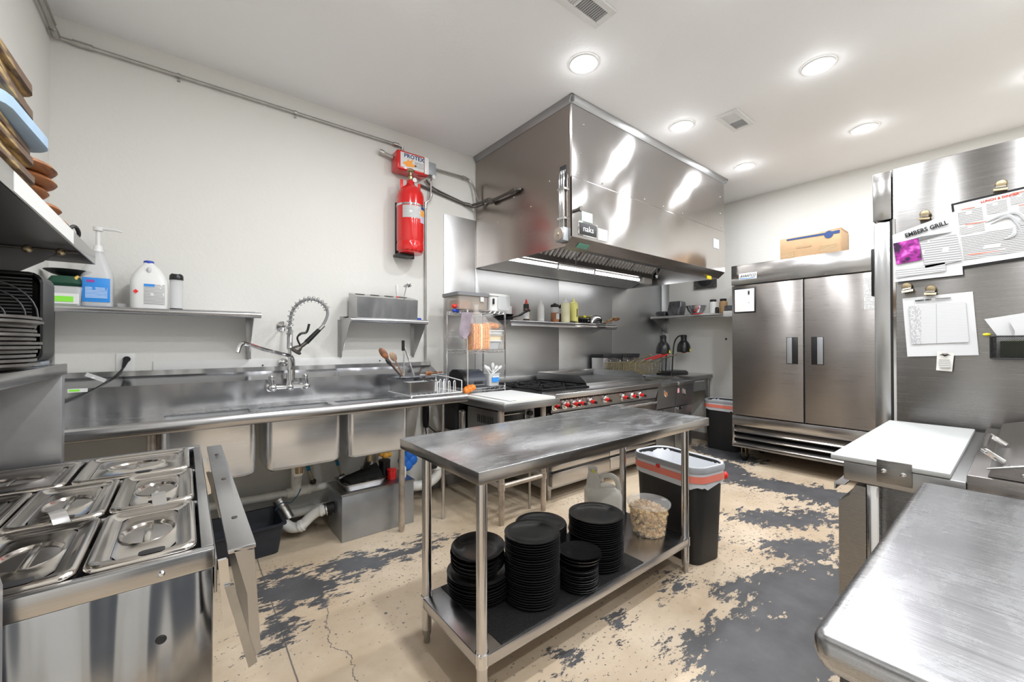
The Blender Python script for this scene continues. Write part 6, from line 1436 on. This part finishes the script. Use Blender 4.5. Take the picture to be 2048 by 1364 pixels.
for k, (a, c, d_) in enumerate((((.10,1.83),(.04,1.85),(.0,1.80)), ((.085,1.82),(.03,1.84),(.0,1.77)), ((.05,1.85),(.01,1.85),(-.02,1.79)), ((.02,1.80),(.02,1.76),(.05,1.745)))):
    P(t, 'brush_stroke', B().tube(smooth([(TX-.0142, *a), (TX-.0142, *c), (TX-.0142, *d_)], 5), [.001,.003,.005,.007,.008,.008,.007,.006,.004,.002,.001], 6).xf(Matrix.Identity(4)), sw)
t = paper('order_list', 'white sheet with a printed table clipped low on the tall refrigerator side', [(.368,1.52), (.138,1.532), (.122,1.247), (.352,1.235)], PAP, .004)
text(t, 'heading', 'EMBERS GRILL', .009, (TX-.0105, .295, 1.506), 'W', INK, 1.0, rot=R(4), bold=.0005)
pm(printmat('heading print', (.64,.64,.65), (.1,.1,.1), 1.2, .75, .9, along=(1,2), blocks=1), .205, .255, 1.5055, 1.514, -4, .0105, 'heading_print', t)
def tabmat():
    mt, nt, b = newmat('printed table')
    g = N(nt, 'ShaderNodeSeparateXYZ', {0: N(nt, 'ShaderNodeTexCoord').outputs['Generated']})
    fr = math_(nt, 'FRACT', math_(nt, 'MULTIPLY', g.outputs[2], 28))
    l1 = math_(nt, 'LESS_THAN', fr, .16)
    l2 = math_(nt, 'LESS_THAN', math_(nt, 'ABSOLUTE', math_(nt, 'SUBTRACT', g.outputs[1], .52)), .006)
    row = math_(nt, 'FLOOR', math_(nt, 'MULTIPLY', g.outputs[2], 28))
    n = noise(nt, N(nt, 'ShaderNodeCombineXYZ', {0: math_(nt, 'MULTIPLY', g.outputs[1], 30), 1: math_(nt, 'MULTIPLY', row, 5.7)}).outputs[0], 1, 2)
    tx = math_(nt, 'MULTIPLY', math_(nt, 'GREATER_THAN', n, .5), math_(nt, 'MULTIPLY', math_(nt, 'GREATER_THAN', g.outputs[1], .78), math_(nt, 'GREATER_THAN', fr, .35)))
    k = math_(nt, 'MAXIMUM', math_(nt, 'MAXIMUM', l1, l2), tx)
    nt.links.new(mixc(nt, math_(nt, 'MULTIPLY', k, .55), (.64,.64,.65), (.2,.2,.22)), b.inputs['Base Color'])
    return mt
pm(tabmat(), .155, .340, 1.30, 1.485, -3, .0105, 'printed_table', t)
t = paper('business_card', 'small card with a black moustache mark under the printed table sheet', [(.250,1.264), (.196,1.255), (.203,1.17), (.254,1.174)], plain('card stock', (.72,.70,.66), .6), .012, 'card')
t['label'] = 'small card with a black moustache mark at the foot of the printed table sheet'
P(t, 'moustache_mark', B().loft([[V(TX-.0185, .2245+a*.020, 1.243+.004*math.sin(a*PI)*(-1 if a < 0 else 1)+dz*(1-abs(a))*.005) for dz in (-1, 1)] for a in [k/8-1 for k in range(17)]], False, False, closed=False), INK)
P(t, 'moustache_mark', B().box(TX-.0187, TX-.018, .215, .234, 1.2515, 1.2535), INK)
pm(printmat('card print', (.72,.70,.66), (.2,.2,.2), 5, .6, .8, along=(1,2)), .208, .242, 1.185, 1.225, -4, .0185, 'card_print', t)
def clip(label, y, z, ang=0):
    t = T('magnetic_clip', label, 'magnetic clip', (TX-.002, y, z))
    M = Matrix.Translation((TX, y, z)) @ Matrix.Rotation(R(ang), 4, 'X')
    P(t, 'magnet', B().lathe((-.012,0,.012), [(.018,0),(.0185,.003),(.015,.007),(.004,.009)], 20, axis=(-1,0,0)).cyl((0,0,.012), (-.012,0,.012), .012).xf(M), BRASS)
    P(t, 'jaw', B().prism([(-.018,-.020,-.006), (-.024,-.020,-.016), (-.022,-.020,-.018), (-.008,-.020,-.012), (-.006,-.020,-.004)], (0,.040,0)).xf(M), BRASS)
    P(t, 'spring', B().cyl((-.018,-.015,-.001), (-.018,.015,-.001), .004).xf(M), CHR)
clip('magnetic clip holding the flyer', .288, 1.905, 8)
clip('magnetic clip at the top of the framed menu', .054, 1.975, 6)
clip('spare magnetic clip holding nothing, left of the lower sheet', .350, 1.566, -8)
clip('magnetic clip holding the printed table sheet', .270, 1.545, 4)
# wire basket with papers
t = T('mesh_basket', 'black wire mesh basket hung on the tall refrigerator side', 'basket', (TX-.03, 0, 1.235))
def meshmat():
    mt, nt, b = newmat('black basket mesh')
    b.inputs['Base Color'].default_value = (.02,.02,.02,1); b.inputs['Metallic'].default_value = .6; b.inputs['Roughness'].default_value = .4
    c = N(nt, 'ShaderNodeSeparateXYZ', {0: coords(nt, rot=(R(45), 0, 0))})
    o = None
    for k in (1, 2):
        f_ = math_(nt, 'FRACT', math_(nt, 'MULTIPLY', c.outputs[k], 220)); q_ = math_(nt, 'LESS_THAN', f_, .45); o = q_ if o is None else math_(nt, 'MAXIMUM', o, q_)
    nt.links.new(o, b.inputs['Alpha'])
    return mt
P(t, 'mesh', B().box(TX-.062, TX-.061, -.14, .085, 1.236, 1.328).box(TX-.062, TX-.003, .084, .085, 1.236, 1.328).box(TX-.062, TX-.003, -.14, .085, 1.236, 1.237), meshmat())
P(t, 'frame', B().tube([(TX-.062,.086,1.329),(TX-.062,-.14,1.329),(TX-.003,-.14,1.329),(TX-.003,.086,1.329)], .0035, closed=True).tube([(TX-.062,.086,1.235),(TX-.062,-.14,1.235),(TX-.003,-.14,1.235),(TX-.003,.086,1.235)], .0035, closed=True).cyl((TX-.062,.086,1.235), (TX-.062,.086,1.329), .003).cyl((TX-.003,.086,1.235), (TX-.003,.086,1.329), .003), BLK)
S('green_packet', B().box(TX-.05, TX-.035, -.12, .06, 1.24, 1.31, .002), plain('green packet', (.16,.22,.08), .6), 'green-brown packet seen through the black mesh basket', 'packet')
b = B().prism([(TX-.030, .070, 1.24), (TX-.030, .070, 1.335), (TX-.034, .104, 1.405), (TX-.030, .0, 1.425), (TX-.026, -.12, 1.47), (TX-.026, -.12, 1.24)], (.003, 0, 0))
S('paper_stack', b, PAP, 'white papers standing fanned in the black mesh basket', 'papers')
b = B().prism([(TX-.040, .03, 1.24), (TX-.044, .02, 1.35), (TX-.040, .035, 1.395), (TX-.036, -.12, 1.43), (TX-.036, -.12, 1.24)], (.002, 0, 0))
S('folded_sheet', b, PAP, 'folded front sheet standing before the papers in the mesh basket', 'paper')
S('yellow_magnet', B().ball((TX-.008, .098, 1.338), .010, (.7,1.3,.7), 10), YEL, 'small yellow magnet beside the black mesh basket', 'magnet')

# ------------------------------------------------------------------ low prep refrigerator with cutting board and lid
t = T('prep_refrigerator', 'low stainless sandwich prep refrigerator at the right with hinged lid', 'prep refrigerator', (2.2, .05, 0))
px0, px1, pf = 1.695, 2.70, .372
DK = steel('dark cabinet steel', (.24,.235,.23), .28, (1.5,1.5,40), .3, 2.2, .6)
P(t, 'cabinet', B().box(px0+.03, px1-.01, -.36, .30, .10, .85, .003), DK)
P(t, 'top_frame', B().box(px0, px1, .10, pf, .852, .913, .004), DKST)
P(t, 'top_frame', B().box(px0, px1, -.37, .10, .852, .935, .004), FRG, label='raised rail body behind the cutting board')
P(t, 'corner_post', B().box(px0+.005, px0+.03, .285, .315, .10, .85, .003), CHR)
for a, c in ((px0+.012, 2.19), (2.20, px1-.012)):
    d = P(t, 'door', B().prism([(a, .318, .11), (a, .318, .838), (a, .345, .838), (a, .36, .80), (a, .388, .775), (a, .388, .11)], (c-a, 0, 0)), DK)
    P(d, 'door_gasket', B().box(a+.006, c-.006, .303, .318, .12, .83), BLKM)
    P(d, 'door_lip', B().prism([(a, .37, .835), (a, .40, .832), (a, .40, .812), (a, .396, .812), (a, .395, .828), (a, .37, .831)], (c-a, 0, 0)), ST)
for x in (px0+.10, px1-.1):
    for y in (-.3, .24): P(t, 'caster', B().cyl((x-.012, y, .05), (x+.012, y, .05), .05, n=16).box(x-.02, x+.02, y-.03, y+.03, .08, .102), BLK)
# keeper bracket with screws
kb = P(t, 'board_bracket', B().box(px0-.006, px0-.001, .208, .288, .868, .938, .001), DK, label='steel bracket holding the cutting board')
for y, z in ((.271, .905), (.227, .903)):
    P(kb, 'screw', B().ball((px0-.007, y, z), .0075, (.5,1,1), 12), CHR)
# hinged lid
P(t, 'hinged_lid', B().prism([(px0+.012, .062, .937), (px0+.012, .055, .962), (px0+.012, -.30, 1.07), (px0+.012, -.36, 1.07), (px0+.012, -.36, .937)], (px1-px0-.03, 0, 0)), FRG)
P(t, 'lid_trim', B().tube([(px0+.010, .063, .958), (px0+.010, -.30, 1.073)], .0025), CHR)
P(t, 'lid_rivet', B().ball((px0+.010, .0, .955), .006, n=10), CHR)
lh_ = P(t, 'lid_handle', B().tube(smooth([(2.06, .035, .972), (2.06, .065, .995), (2.04, .07, .998), (1.78, .07, .998), (1.76, .065, .995), (1.76, .035, .972)], 4), .0075), CHR)
t = T('long_cutting_board', 'long white cutting board along the front of the low prep refrigerator', 'cutting board', (2.17, .26, .914))
b = B().box(px0-.005, 2.655, .130, .405, .915, .930, .003)
P(t, 'board', b, plain('dimmed poly board', (.40,.41,.405), .75, 0, .05, 200))  # white board; colour greyed to offset the strong light on it

# ------------------------------------------------------------------ near counter at the lower right
t = T('near_counter', 'brushed stainless counter with rounded edge in the lower right corner', 'counter', (1.09, -.2, 0))
nx0, nx1, ny0, ny1, nz = .642, 1.542, -.60, .165, .93
ed = [(0,0),(.006,-.003),(.010,-.012),(.010,-.028),(.004,-.044),(-.010,-.054)]
def ring_(o, z): return rr((nx0+nx1)/2, (ny0+ny1)/2, nx1-nx0+2*o, ny1-ny0+2*o, .012+max(0,o), nz+z)
P(t, 'counter_top', B().loft([ring_(-.02,-.056)]+[ring_(o, z) for o, z in ed[::-1]]+[ring_(-.004,.0015), ring_(-.012,.0012)], True, True), TOPR, ang=60)
for x in (nx0+.07, nx1-.05):
    for y in (ny0+.06, ny1-.09):
        P(t, 'leg', B().cyl((x, y, 0), (x, y, nz-.055), .021), TUBE)
P(t, 'lower_shelf', B().box(nx0+.05, nx1-.05, ny0+.05, ny1-.07, .25, .265, .003), ST)
